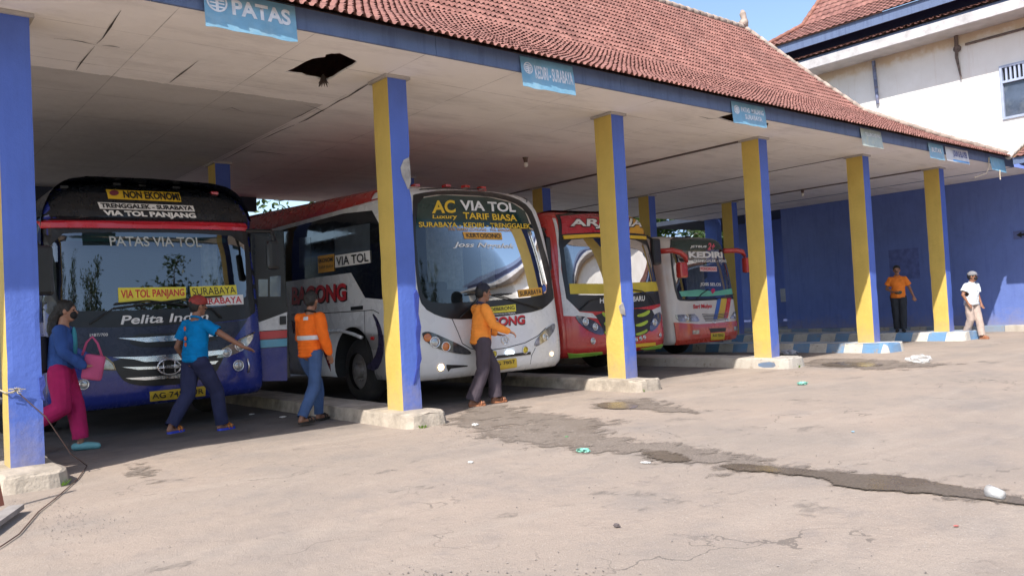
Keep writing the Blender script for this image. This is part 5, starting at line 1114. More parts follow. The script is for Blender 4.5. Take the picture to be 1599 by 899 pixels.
def remesh(name, bm, m, parent, vox=.009, wr=0, seed=0, smooth=3, wscale=9):
    o = bobj(name, bm, m, parent)
    md = o.modifiers.new('r', 'REMESH'); md.mode = 'VOXEL'; md.voxel_size = vox; md.use_smooth_shade = True
    sm = o.modifiers.new('s', 'SMOOTH'); sm.factor = .5; sm.iterations = smooth
    me = evalmesh(o); o.modifiers.clear(); old = o.data; o.data = me; bpy.data.meshes.remove(old)
    if wr:
        nn = [v.normal.copy() for v in me.vertices]
        for v, n in zip(me.vertices, nn):
            c = v.co; f = noise.noise(Vector((c.x * wscale, c.y * wscale, c.z * wscale * .55 + seed))) + .5 * noise.noise(Vector((c.x * wscale * 2.2 + seed, c.y * wscale * 2.2, c.z * wscale * 1.6)))
            v.co = c + n * wr * f
    return o
def cloth(name, col, rough=.85):
    return mat(name, col, rough, var=.12, scale=7, bmp=.25, bscale=160, spec=.2)
M_skin = mat('brown_skin', (.27, .13, .08), .55, var=.08, scale=9); M_hair = mat('black_hair', (.012, .011, .011), .45, var=.4, scale=60, bmp=.6, bscale=120)
def person(label, loc, heading, J, skin=None, look=0):
    """J: joints as (forward, left, up) in metres from the ground point"""
    h = heading; fx = Vector((math.cos(h), math.sin(h), 0)); lx = Vector((-math.sin(h), math.cos(h), 0)); o0 = Vector(loc)
    W = lambda q: o0 + fx * q[0] + lx * q[1] + Vector((0, 0, q[2]))
    P = {k: W(v) for k, v in J.items() if isinstance(v, tuple)}
    root = empty('person', loc, label, 'person'); sk = skin or M_skin
    hd = P['head']; hh = h + look; hf = Vector((math.cos(hh), math.sin(hh), 0)); hl = Vector((-math.sin(hh), math.cos(hh), 0))
    bm = bmesh.new()
    ell(bm, hd + Vector((0, 0, .02)), .094, .075, .10, hh); cap_mesh(bm, hd + hf * .02 - Vector((0, 0, .045)), .062, hd + hf * .045 - Vector((0, 0, .08)), .038)
    cap_mesh(bm, P['neck'], .055, hd - Vector((0, 0, .05)) - hf * .015, .05)
    cap_mesh(bm, hd + hf * .088 + Vector((0, 0, .005)), .010, hd + hf * .108 - Vector((0, 0, .022)), .014)   # nose
    cap_mesh(bm, hd + hf * .086 - Vector((0, 0, .052)) + hl * .018, .008, hd + hf * .086 - Vector((0, 0, .052)) - hl * .018, .008)
    cap_mesh(bm, hd + hf * .082 + Vector((0, 0, .030)) + hl * .038, .010, hd + hf * .082 + Vector((0, 0, .030)) - hl * .038, .010)
    for s in (-1, 1): ell(bm, hd + hl * s * .078 + Vector((0, 0, -.008)), .020, .010, .03, hh)
    pel, ch, nk = P['pelvis'], P['chest'], P['neck']
    ell(bm, pel, .10, .135, .12, h); ell(bm, ch, .10, .14, .17, h); cap_mesh(bm, pel, .115, ch, .115); cap_mesh(bm, ch + Vector((0, 0, .1)), .09, nk, .055)
    for s in 'LR':
        sh, el, wr_, ha = P['sh' + s], P['el' + s], P['wr' + s], P['ha' + s]
        cap_mesh(bm, nk - Vector((0, 0, .05)), .055, sh, .055); cap_mesh(bm, sh, .05, el, .036); cap_mesh(bm, el, .038, wr_, .024)
        d = (ha - wr_).normalized(); inner = (lx * (-1 if s == 'L' else 1)); up = d.cross(inner); up = up.normalized() if up.length > .1 else Vector((0, 0, 1))
        side = up if J.get('flat') else d.cross(up).normalized(); curl = (d.cross(side)).normalized()
        pc = wr_ + d * .05
        cap_mesh(bm, wr_ + d * .015 + side * .012, .018, wr_ + d * .075 + side * .022, .014); cap_mesh(bm, wr_ + d * .015 - side * .012, .018, wr_ + d * .075 - side * .022, .014); cap_mesh(bm, wr_ + d * .02, .019, wr_ + d * .078, .015)
        for k, (of, ln) in enumerate(((-.031, .058), (-.011, .072), (.010, .068), (.030, .052))):
            point = J.get('point') == s and k != 0
            b0 = wr_ + d * .08 + side * of; m1 = b0 + d * ln * .5 + curl * (.02 if point else .004); t1 = m1 + (d * (.1 if point else .42) * ln) + curl * (.028 if point else .012)
            cap_mesh(bm, b0 - d * .02, .0095, m1, .0085, 8); cap_mesh(bm, m1, .0085, t1, .0072, 8)
        t0 = wr_ + d * .03 - side * .028; cap_mesh(bm, t0, .011, t0 + d * .035 - side * .022, .0095, 8); cap_mesh(bm, t0 + d * .035 - side * .022, .0095, t0 + d * .062 - side * .022 + curl * .006, .008, 8)
        hp_, kn, an, to = P['hip' + s], P['kn' + s], P['an' + s], P['to' + s]
        cap_mesh(bm, hp_, .082, kn, .054); cap_mesh(bm, kn, .055, kn.lerp(an, .35) - fx * .015, .052); cap_mesh(bm, kn.lerp(an, .35) - fx * .015, .052, an, .034)
        fd = (to - an); fd.z = 0; fd = fd.normalized(); heel = an - fd * .035; heel.z = an.z - .055
        cap_mesh(bm, an, .034, heel, .03); tz = Vector((to.x, to.y, to.z)); cap_mesh(bm, heel, .03, tz, .026); sd = Vector((-fd.y, fd.x, 0)); cap_mesh(bm, heel.lerp(tz, .5) + sd * .012, .027, tz + sd * .016, .02); cap_mesh(bm, heel.lerp(tz, .5) - sd * .01, .027, tz - sd * .016 - fd * .012, .018)
    body = remesh('body', bm, sk, root, .0065, smooth=2)
    bm = bmesh.new()
    for s in (-1, 1): ell(bm, hd + hf * .078 + hl * s * .031 + Vector((0, 0, .008)), .012, .015, .009, hh)
    eye = bobj('eyes', bm, mat('dark_eye', (.02, .015, .012), .15), root, True)
    return root, P, fx, lx, hf, hl
def shirt(root, P, fx, lx, m, long=True, hem=.86, ease=.022, seed=0, name='shirt', flare=.03, sleeve=.55, collar=True):
    bm = bmesh.new(); pel, ch, nk = P['pelvis'], P['chest'], P['neck']; h = math.atan2(fx.y, fx.x); z0 = P['_z'] if '_z' in P else 0
    ell(bm, ch, .105 + ease * .8, .148 + ease, .175, h); bot = Vector((pel.x, pel.y, root.location.z + hem)); c2 = bot.lerp(ch, .45)
    for k in range(9):
        f = k / 8; c = bot.lerp(ch, f); ell(bm, c, .105 + ease + flare * (1 - f), .135 + ease + flare * (1 - f) * .8, .05, h)
    ell(bm, ch + Vector((0, 0, .12)), .085 + ease * .5, .13, .07, h)
    for s in 'LR':
        sh, el, wr_ = P['sh' + s], P['el' + s], P['wr' + s]; cap_mesh(bm, nk - Vector((0, 0, .07)), .055 + ease * .3, sh - Vector((0, 0, .005)), .052 + ease * .5)
        if long: cap_mesh(bm, sh, .058 + ease * .6, el, .046 + ease * .6); cap_mesh(bm, el, .046 + ease * .6, el.lerp(wr_, .93), .034 + ease * .6)
        else: cap_mesh(bm, sh, .052 + ease * .5, sh.lerp(el, sleeve), .052 + ease * .9)
    o = remesh(name, bm, m, root, .009, .015, seed, 2, 8)
    # trim to a clean hem
    bm = bmesh.new(); bm.from_mesh(o.data); z = root.location.z + hem - .03
    g = bm.verts[:] + bm.edges[:] + bm.faces[:]; bmesh.ops.bisect_plane(bm, geom=g, plane_co=(0, 0, z), plane_no=(0, 0, 1), clear_inner=True)
    if not long:
        for s in 'LR':
            sh, el = P['sh' + s], P['el' + s]; d = (el - sh).normalized(); co = sh + d * ((el - sh).length * sleeve + .015)
            near = [v for v in bm.verts if (v.co - co).dot(d) > 0 and (v.co - co).length < .12]
            bmesh.ops.delete(bm, geom=near, context='VERTS')
    bm.to_mesh(o.data); bm.free()
    if collar:
        bm = bmesh.new(); c = P['neck'] - Vector((0, 0, .012)); pts = [c + fx * (.060 * math.cos(a * .3927)) + lx * (.062 * math.sin(a * .3927)) + Vector((0, 0, .012 - .02 * math.cos(a * .3927))) for a in range(16)]; tube(bm, pts, .014, 6, True); bobj('collar', bm, P.get('_cm') or m, o, True)
    return o
def trousers(root, P, fx, lx, m, seed=0, w_=1.0, cuff=.055, short=0.0, name='trousers', waist=.96):
    bm = bmesh.new(); pel = P['pelvis']; h = math.atan2(fx.y, fx.x); ell(bm, pel, .118, .155, .11, h); ell(bm, pel + Vector((0, 0, .07)), .11, .145, .06, h)
    for s in 'LR':
        hp_, kn, an = P['hip' + s], P['kn' + s], P['an' + s]
        cap_mesh(bm, hp_, .102 * w_, kn, .082 * w_); e = kn.lerp(an, 1 - short); cap_mesh(bm, kn, .082 * w_, e, (.055 + cuff * .35) * w_)
    o = remesh(name, bm, m, root, .009, .012, seed, 2, 7)
    bm = bmesh.new(); bm.from_mesh(o.data)
    for s in 'LR':
        kn, an = P['kn' + s], P['an' + s]; d = (an - kn).normalized(); co = kn.lerp(an, 1 - short) + d * .02
        near = [v for v in bm.verts if (v.co - co).dot(d) > 0 and (v.co - co).length < .14]; bmesh.ops.delete(bm, geom=near, context='VERTS')
    g = bm.verts[:] + bm.edges[:] + bm.faces[:]; bmesh.ops.bisect_plane(bm, geom=g, plane_co=(0, 0, root.location.z + waist + .05), plane_no=(0, 0, -1), clear_inner=True)
    bm.to_mesh(o.data); bm.free(); return o
def footwear(root, P, m, kind='sandal', ms=None):
    for s in 'LR':
        an, to = P['an' + s], P['to' + s]; fd = (to - an); fd.z = 0; fd.normalize(); sd = Vector((-fd.y, fd.x, 0)); heel = an - fd * .055; heel.z = an.z - .085; tip = to + fd * .03; tip.z = to.z - .03
        bm = bmesh.new()
        if kind == 'sandal':
            n = 12; top, bot = [], []
            for k in range(n + 1):
                f = k / n; w_ = .034 + .014 * math.sin(f * 3.0) + .006 * f; 
                if k in (0, n): w_ *= .6
                c = heel.lerp(tip, f); top.append((c + sd * w_, c - sd * w_)); 
            vt = [[bm.verts.new(q + Vector((0, 0, .014))) for q in pr] for pr in top]; vb = [[bm.verts.new(q - Vector((0, 0, .012))) for q in pr] for pr in top]
            for k in range(n):
                for a, b in ((vt[k][0], vt[k + 1][0]), ): pass
                bm.faces.new((vt[k][0], vt[k][1], vt[k + 1][1], vt[k + 1][0])); bm.faces.new((vb[k][0], vb[k + 1][0], vb[k + 1][1], vb[k][1]))
                bm.faces.new((vt[k][0], vt[k + 1][0], vb[k + 1][0], vb[k][0])); bm.faces.new((vt[k][1], vb[k][1], vb[k + 1][1], vt[k + 1][1]))
            bm.faces.new((vt[0][0], vb[0][0], vb[0][1], vt[0][1])); bm.faces.new((vt[n][0], vt[n][1], vb[n][1], vb[n][0]))
            o = bobj('sandal', bm, m, root); bm = bmesh.new(); c = heel.lerp(tip, .68)
            for q in (.55, .72): 
                c = heel.lerp(tip, q); tube(bm, [c + sd * .045, c + sd * .036 + Vector((0, 0, .045)), c + Vector((0, 0, .062)), c - sd * .036 + Vector((0, 0, .045)), c - sd * .045], .011, 6)
            bobj('strap', bm, ms or m, o, True)
        else:
            cap_mesh(bm, heel + Vector((0, 0, .03)), .044, heel.lerp(tip, .5) + Vector((0, 0, .03)), .046); cap_mesh(bm, heel.lerp(tip, .5) + Vector((0, 0, .03)), .046, tip - fd * .02 + Vector((0, 0, .018)), .038)
            bm2 = bm; o = remesh('shoe', bm2, m, root, .008, 0, 0, 2)
def hair(root, P, hf, hl, long=False, m=None, thin=0):
    hd = P['head']; bm = bmesh.new(); hh = math.atan2(hf.y, hf.x)
    ell(bm, hd + Vector((0, 0, .047)) - hf * .014, .101, .084, .084, hh); ell(bm, hd - hf * .045 + Vector((0, 0, .01)), .066, .078, .085, hh)
    for s in (-1, 1): ell(bm, hd + hl * s * .066 + hf * .01 + Vector((0, 0, .03)), .04, .018, .045, hh)
    if long:
        pts = [hd - hf * .07 + Vector((0, 0, .02)), hd - hf * .125 - Vector((0, 0, .08)), hd - hf * .14 - Vector((0, 0, .2)), hd - hf * .125 - Vector((0, 0, .33)), hd - hf * .10 - Vector((0, 0, .44))]
        for a, b, r0, r1 in zip(pts, pts[1:], (.06, .06, .055, .04), (.06, .055, .04, .012)): cap_mesh(bm, a, r0, b, r1)
    return remesh('hair', bm, m or M_hair, root, .008, .008, 3, 2, 26)

# --- walking pose builder; hip .86, shoulder 1.36
def walk(sa, sb, kneeback=.0, h=1.0, toe=.0, **arms):
    J = dict(pelvis=(.0, 0, .90), chest=(.03, 0, 1.20), neck=(.045, 0, 1.405), head=(.075, 0, 1.545))
    for s, y, (f, z, kf, kz) in (('L', .09, sa), ('R', -.09, sb)):
        J['hip' + s] = (0, y, .87); J['kn' + s] = (kf, y * .95, kz); J['an' + s] = (f, y * .8, z); J['to' + s] = (f + .15, y * .95, max(.035, z - .055) if z < .16 else z - .09)
    J['shL'] = (.03, .165, 1.325); J['shR'] = (.03, -.165, 1.325); J.update(arms)
    return {k: (tuple(c * h for c in v) if isinstance(v, tuple) else v) for k, v in J.items()}
def ah(s, el, wr_, ha): return {'el' + s: el, 'wr' + s: wr_, 'ha' + s: ha}

M_orange = cloth('orange_cotton', (.72, .20, .03)); M_jeans = cloth('blue_jeans', (.055, .10, .22)); M_navy_c = cloth('navy_cotton', (.03, .035, .085)); M_charcoal = cloth('charcoal_purple_cotton', (.075, .06, .075))
M_reflect = mat('grey_reflective_band', (.55, .56, .57), .4, var=.1, scale=20)
# 1 the woman in pink trousers, walking right
g = onG(120, 703); J = walk((.16, .095, .12, .50), (-.36, .30, .02, .50), **ah('L', (.02, .24, 1.08), (.20, .20, .97), (.30, .12, .96)), **ah('R', (.08, -.24, 1.10), (.26, -.12, .93), (.36, -.06, .93)))
root, P, fx, lx, hf, hl = person('woman walking in blue jacket and pink trousers, black mask, carrying a pink bag', (g.x - .13, g.y + .0, gz(g.x)), R(-22), J, mat('light_brown_skin', (.33, .17, .11), .55, var=.08, scale=9))
shirt(root, P, fx, lx, cloth('blue_jacket', (.035, .085, .28)), True, .93, .025, 1, 'jacket', .015, collar=False)
bm = bmesh.new(); c = P['chest'] + fx * .115; ell(bm, c + Vector((0, 0, .0)), .03, .055, .17, R(-22)); bobj('turquoise_top', bm, cloth('turquoise_top', (.06, .30, .38)), root, True)
trousers(root, P, fx, lx, cloth('pink_trousers', (.40, .02, .11)), 2, 1.2, .06, .12); footwear(root, P, mat('aqua_rubber', (.16, .40, .42), .6), 'shoe')
hair(root, P, hf, hl, True)
bm = bmesh.new(); ell(bm, P['head'] + hf * .072 - Vector((0, 0, .045)), .04, .062, .048, R(-22)); bobj('face_mask', bm, mat('black_mask', (.012, .012, .014), .8), root, True)
bag = empty('hand_bag', P['haL'], 'pink hand bag hugged by the woman in the blue jacket', 'bag'); fx2 = fx
bm = bmesh.new(); c = P['wrR'] + fx * .06 + lx * .05 + Vector((0, 0, -.01)); 
vs_ = box(bm, -.105, .105, -.045, .045, -.15, .13, .035); bmesh.ops.transform(bm, matrix=Matrix.Translation(c + fx * .02) @ Matrix.Rotation(R(-22), 4, 'Z') @ Matrix.Rotation(R(12), 4, 'Y'), verts=bm.verts); bobj('bag_body', bm, cloth('pink_bag', (.48, .09, .20)), bag, True)
bm = bmesh.new(); tube(bm, [c + fx * -.09 + Vector((0, 0, .13)), c + fx * -.04 + Vector((0, 0, .27)), c + fx * .02 + Vector((0, 0, .33)), c + fx * .07 + Vector((0, 0, .25)), c + fx * .11 + Vector((0, 0, .10))], .013, 8); bobj('handle', bm, MATS['pink_bag'], bag, True)
bm = bmesh.new(); box(bm, -.075, .075, -.14, .14, -.2, .2, .05); bmesh.ops.transform(bm, matrix=Matrix.Translation(P['chest'] - fx * .21 - Vector((0, 0, .12))) @ Matrix.Rotation(R(-22), 4, 'Z'), verts=bm.verts)
tag(bobj('backpack', bm, cloth('black_backpack', (.02, .02, .028)), None, True), 'small dark backpack on the back of the woman in pink trousers', 'bag')
# 2 the man in the blue T-shirt, stepping right with an arm stretched to the headlight
g = onG(283, 683); g2 = onG(342, 670); mid = (g + g2) / 2; hdg = math.atan2(g2.y - g.y, g2.x - g.x) - R(6)
tgt = onY(378, 538, 10.05); J = walk((-.32, .15, -.06, .48), (.30, .095, .23, .49), **ah('R', (.14, -.36, 1.17), (.30, -.50, 1.02), (.38, -.57, .98)), **ah('L', (-.03, .27, 1.06), (.10, .28, .86), (.16, .27, .80)))
root, P, fx, lx, hf, hl = person('man in bright blue T-shirt and red cap seen from behind, reaching toward the headlight', (mid.x - .03, mid.y, gz(mid.x)), hdg, J, look=R(-15))
M_bt = cloth('bright_blue_jersey', (.0, .20, .50)); o = shirt(root, P, fx, lx, M_bt, False, .90, .022, 4, 'shirt', .02, .62)
trousers(root, P, fx, lx, M_navy_c, 5, 1.05); footwear(root, P, mat('blue_flip_flop', (.03, .06, .5), .5), 'sandal', mat('orange_strap', (.6, .2, .03), .5))
hair(root, P, hf, hl)
hd = P['head']; bm = bmesh.new(); ell(bm, hd + Vector((0, 0, .055)), .112, .098, .088, math.atan2(hf.y, hf.x)); bmesh.ops.bisect_plane(bm, geom=bm.verts[:] + bm.edges[:] + bm.faces[:], plane_co=hd + Vector((0, 0, .02)), plane_no=(0, 0, 1), clear_inner=True)
cp = bobj('cap', bm, mat('dull_red_cap', (.30, .035, .03), .6, var=.3, scale=14), root, True)
bm = bmesh.new(); pts = [hd + hf * (.10 + .07 * math.cos(a)) + hl * (.085 * math.sin(a)) + Vector((0, 0, .03 - .012 * math.cos(a))) for a in [R(k) for k in range(-90, 91, 15)]]; c = bm.verts.new(hd + hf * .08 + Vector((0, 0, .045))); pv = [bm.verts.new(p) for p in pts]
for k in range(len(pv) - 1): bm.faces.new((c, pv[k], pv[k + 1]))
bobj('peak', bm, MATS['dull_red_cap'], cp)
bk = -fx * .145
for k, (dz, r_) in enumerate(((.10, .018), (-.02, .022), (-.09, .02))):
    bm = bmesh.new(); ell(bm, P['chest'] + bk * 1.0 + Vector((0, 0, dz - .02)) + lx * .02, .006, r_, .028, math.atan2(fx.y, fx.x)); bobj('shirt_print', bm, mat('orange_print', (.6, .12, .04), .6), o, True)
# 3 the man in the orange jacket seen from behind
g = onG(467, 664); g2 = onG(512, 656); mid = (g + g2) / 2
J = walk((.20, .10, .20, .49), (-.26, .12, -.03, .48), **ah('R', (-.02, -.26, 1.08), (.08, -.25, .87), (.12, -.24, .79)), **ah('L', (.10, .25, 1.09), (.24, .22, .93), (.32, .2, .88)))
root, P, fx, lx, hf, hl = person('man in long-sleeved orange jacket with grey band and blue jeans walking away', (mid.x, mid.y + .02, gz(mid.x)), R(22), J, look=R(8))
P['_cm'] = cloth('black_collar', (.02, .02, .02)); o = shirt(root, P, fx, lx, cloth('bright_orange_jacket', (.80, .15, .015)), True, .86, .032, 7, 'jacket', .01)
def band(o, P, fx, lx, z, m, half, ra=.160, rb=.200, nm='reflective_band', a0=0, a1=360):
    bm = bmesh.new(); c = P['chest'].lerp(P['pelvis'], 0); n = 36; vs = []
    from mathutils import bvhtree
    bv = bvhtree.BVHTree.FromPolygons([v.co for v in o.data.vertices], [p.vertices for p in o.data.polygons])
    off = o.matrix_parent_inverse.translation + o.parent.location if False else Vector((0, 0, 0))
    for k in range(n + 1):
        a = R(a0 + (a1 - a0) * k / n); d = fx * math.cos(a) + lx * math.sin(a); row = []
        for zz in (z - half, z, z + half):
            org = Vector((P['pelvis'].x, P['pelvis'].y, zz)).lerp(Vector((P['chest'].x, P['chest'].y, zz)), .5); hit = bv.ray_cast(org + d * .6 if False else org, d, .23)
            p = hit[0] if hit[0] else org + d * .17
            row.append(bm.verts.new(p + d * .006))
        vs.append(row)
    for A, B in zip(vs, vs[1:]):
        for i in (0, 1): bm.faces.new((A[i], B[i], B[i + 1], A[i + 1]))
    return bobj(nm, bm, m, o, True)
band(o, P, fx, lx, 1.09, M_reflect, .028, a0=100, a1=262); band(o, P, fx, lx, 1.335, M_reflect, .022, a0=165, a1=215, nm='back_print')
trousers(root, P, fx, lx, M_jeans, 8, .95, .04); footwear(root, P, mat('black_sandal', (.02, .018, .016), .7)); hair(root, P, hf, hl)
# 4 the man in front of the white coach
g = onG(745, 636); g2 = onG(783, 625); mid = (g + g2) / 2
J = walk((.20, .10, .21, .50), (-.19, .095, -.02, .49), point='R', **ah('R', (.10, -.24, 1.10), (.32, -.25, 1.00), (.42, -.26, .96)), **ah('L', (.12, .23, 1.10), (.30, .18, .97), (.38, .15, .94)))
root, P, fx, lx, hf, hl = person('man in black cap and open orange shirt striding past the front of the white coach', (mid.x - .10, mid.y, gz(mid.x)), R(-16), J)
P['_cm'] = cloth('navy_collar', (.04, .045, .1)); o = shirt(root, P, fx, lx, cloth('sunlit_orange_shirt', (.88, .30, .05)), True, .87, .03, 10, 'shirt', .015)
bm = bmesh.new()
for (a, c, r0, r1) in ((P['neck'] + fx * .07 - Vector((0, 0, .03)), P['chest'] + fx * .135, .03, .035), (P['chest'] + fx * .135, P['pelvis'] + fx * .13 + Vector((0, 0, .05)), .035, .035)): cap_mesh(bm, a, r0, c, r1)
remesh('undershirt', bm, cloth('dark_plum_undershirt', (.07, .035, .05)), root, .01, .006, 3)
trousers(root, P, fx, lx, M_charcoal, 11, 1.12, .09); footwear(root, P, mat('tan_sandal', (.38, .15, .07), .6)); hair(root, P, hf, hl)
hd = P['head']; bm = bmesh.new(); ell(bm, hd + Vector((0, 0, .05)), .106, .09, .10, math.atan2(hf.y, hf.x)); bmesh.ops.bisect_plane(bm, geom=bm.verts[:] + bm.edges[:] + bm.faces[:], plane_co=hd + Vector((0, 0, .045)), plane_no=(-hf.x * .18, -hf.y * .18, 1), clear_inner=True)
bobj('cap', bm, mat('navy_black_cap', (.015, .016, .03), .8), root, True)
# 5 the far man in orange on the striped island
J = walk((.05, .095, .04, .49), (-.03, .095, .0, .49), **ah('R', (.0, -.25, 1.09), (.19, -.12, 1.00), (.24, -.03, 1.02)), **ah('L', (-.03, .27, 1.08), (.08, .34, .87), (.12, .36, .80)))
root, P, fx, lx, hf, hl = person('man with moustache in short-sleeved orange shirt and dark trousers on the far striped island', (20.33, 9.45, ped(20.43) + .01), R(206), J)
o = shirt(root, P, fx, lx, M_orange, False, .88, .035, 13, 'shirt', .02, .6); trousers(root, P, fx, lx, cloth('dark_grey_trousers', (.03, .035, .045)), 14, 1.05); footwear(root, P, mat('black_shoe', (.02, .02, .02), .5), 'shoe'); hair(root, P, hf, hl)
bm = bmesh.new(); cap_mesh(bm, P['head'] + hf * .092 + hl * .025 - Vector((0, 0, .038)), .008, P['head'] + hf * .092 - hl * .025 - Vector((0, 0, .038)), .008); bobj('moustache', bm, M_hair, root)
bm = bmesh.new(); ell(bm, P['pelvis'] + fx * .14 + Vector((0, 0, .09)), .035, .09, .05, R(206)); bobj('waist_pouch', bm, mat('dark_green_pouch', (.03, .06, .05), .7), root, True)
# 6 the man in the white shirt at the far right
g = onZ(1521, 529, .04)
J = walk((.17, .10, .10, .50), (-.17, .10, .02, .49), h=.965, **ah('R', (.02, -.28, 1.10), (.10, -.22, .90), (.14, -.19, .82)), **ah('L', (.0, .22, 1.08), (.08, .22, .86), (.12, .21, .79)))
root, P, fx, lx, hf, hl = person('man in white short-sleeved shirt, grey cap and beige trousers at the far right', (g.x, g.y, gz(g.x)), R(248), J, look=R(28))
shirt(root, P, fx, lx, cloth('white_cotton_shirt', (.66, .72, .76)), False, .84, .035, 16, 'shirt', .02, .6); trousers(root, P, fx, lx, cloth('beige_trousers', (.42, .34, .30)), 17, 1.05); footwear(root, P, mat('tan_sandal', (.38, .15, .07), .6)); hair(root, P, hf, hl)
hd = P['head']; bm = bmesh.new(); ell(bm, hd + Vector((0, 0, .05)), .11, .094, .085, math.atan2(hf.y, hf.x)); bmesh.ops.bisect_plane(bm, geom=bm.verts[:] + bm.edges[:] + bm.faces[:], plane_co=hd + Vector((0, 0, .035)), plane_no=(0, 0, 1), clear_inner=True)
pts = [hd + hf * (.08 + .10 * math.cos(a)) + hl * (.08 * math.sin(a)) + Vector((0, 0, .04 - .012 * math.cos(a))) for a in [R(k) for k in range(-90, 91, 15)]]; c = bm.verts.new(hd + hf * .06 + Vector((0, 0, .05))); pv = [bm.verts.new(p) for p in pts]
for k in range(len(pv) - 1): bm.faces.new((c, pv[k], pv[k + 1]))
bobj('cap', bm, mat('grey_cap', (.22, .22, .24), .8), root, True)
bm = bmesh.new(); ell(bm, hd + hf * .07 - Vector((0, 0, .045)), .042, .062, .045, math.atan2(hf.y, hf.x)); bobj('face_mask', bm, MATS['black_mask'], root, True)

# ================================================================== SMALL THINGS
def weed(pt, label, seed, n=26, h=.11):
    rg = random.Random(seed); bm = bmesh.new()
    for k in range(n):
        a = rg.uniform(0, 6.28); r_ = rg.uniform(0, .06); b0 = Vector(pt) + Vector((math.cos(a) * r_, math.sin(a) * r_, -.01)); d = Vector((math.cos(a), math.sin(a), rg.uniform(.5, 1.6))).normalized(); L = h * rg.uniform(.5, 1); s = d.cross(Vector((0, 0, 1))).normalized() * .012
        v = [bm.verts.new(q) for q in (b0 - s * .3, b0 + d * L * .55 - s, b0 + d * L, b0 + d * L * .55 + s, b0 + s * .3)]; bm.faces.new(v)
    tag(bobj('weed', bm, leaf_mat('weed_leaf', (.12, .26, .03), (.2, .36, .05))), label, 'weed', 'weeds growing at the islands')
weed(onG(70, 759), 'small green weed at the foot of the leftmost island, left one', 1); weed(onG(94, 757), 'small green weed at the right corner of the leftmost island', 2, 20, .09)
weed(onG(660, 667), 'tiny weed at the foot of the second island', 3, 14, .07); weed(onG(678, 662), 'bushier green weed at the right corner of the second island', 4, 26, .09)
weed(onG(985, 611), 'flat green weed under the third island front', 5, 22, .07); weed(onG(1003, 611), 'yellowish weed near the right corner of the third island', 6, 22, .07); weed(onG(1246, 573), 'yellow-green weed beside the fourth island', 7, 22, .10)
def crumple(pt, r, m, label, cat, seed, flat=.4, name=None):
    bm = bmesh.new(); bmesh.ops.create_icosphere(bm, subdivisions=3, radius=r)
    for v in bm.verts:
        v.co *= 1 + .55 * noise.noise(v.co * (2.2 / r) + Vector((seed, 0, 0))); v.co.z *= flat; v.co.x *= 1.4
    bmesh.ops.transform(bm, matrix=Matrix.Translation(Vector(pt) + Vector((0, 0, r * flat * .75))) @ Matrix.Rotation(seed, 4, 'Z'), verts=bm.verts); return tag(bobj(name or {'litter': 'paper_scrap'}[cat], bm, m, None, False), label, 'scrap' if cat == 'litter' else cat)
M_wp = mat('crumpled_white_paper', (.72, .72, .7), .7); M_gp = mat('green_white_wrapper', (.2, .5, .4), .4, var=.8, scale=25); M_cup = mat('clear_plastic', (.75, .77, .78), .15, spec=.8); M_cup.node_tree.nodes['Principled BSDF'].inputs['Alpha'].default_value = .45
crumple(onG(742, 664), .035, M_wp, 'crumpled white paper on wet ground right of the second column', 'litter', 1); crumple(onG(911, 705), .045, M_gp, 'green and white snack wrapper on the edge of the wet streak', 'litter', 2); crumple(onG(1253, 600), .06, M_gp, 'pale green wrapper on dry ground in front of the fourth island', 'litter', 3)
crumple(onG(1232, 553), .16, mat('grey_plastic_bag', (.42, .43, .48), .4, var=.2, scale=9), 'grey plastic bag lying at the edge of the shelter shade', 'litter', 4, .35); crumple(onG(963, 822), .014, mat('stone_grey', (.12, .1, .1), .9), 'small dark stone in the empty foreground', 'stone', 5, .8, 'stone')
crumple(onG(885, 682), .014, mat('green_scrap', (.08, .25, .1), .6), 'tiny green scrap beside the wet streak', 'litter', 6); crumple(onG(735, 722), .02, M_wp, 'tiny white scrap below the wet streak', 'litter', 7); crumple(onG(1008, 722), .03, M_wp, 'flat white scrap on the lower edge of the wet streak', 'litter', 8, .15); crumple(onG(1493, 821), .010, mat('red_scrap', (.40, .14, .12), .6), 'tiny red scrap near the lower right', 'litter', 9)
crumple(onG(1332, 674), .014, mat('light_blue_scrap', (.3, .45, .55), .6), 'light blue scrap on the sunny ground at right', 'litter', 10); crumple(onG(1436, 566), .13, M_cup, 'clear plastic bag beside the far wet patch', 'litter', 11, .6)
crumple(onG(442, 651), .03, M_wp, 'white scrap in the shade behind the orange jacket man', 'litter', 12, .3); crumple(onG(393, 647), .03, M_wp, 'white scrap in the shade between the two left men', 'litter', 13, .3); crumple(onG(1145, 545), .05, M_wp, 'white scrap in the shade left of the fourth column', 'litter', 14, .4)
p = onG(1567, 782); bm = bmesh.new(); ax = Vector((.35, .9, .12)).normalized(); tube(bm, [p + Vector((0, 0, .035)), p + ax * .045 + Vector((0, 0, .035)), p + ax * .10 + Vector((0, 0, .032))], [.026, .031, .037], 16); tag(bobj('plastic_cup', bm, M_cup, None, True), 'clear plastic cup lying in the puddle at far right', 'cup')
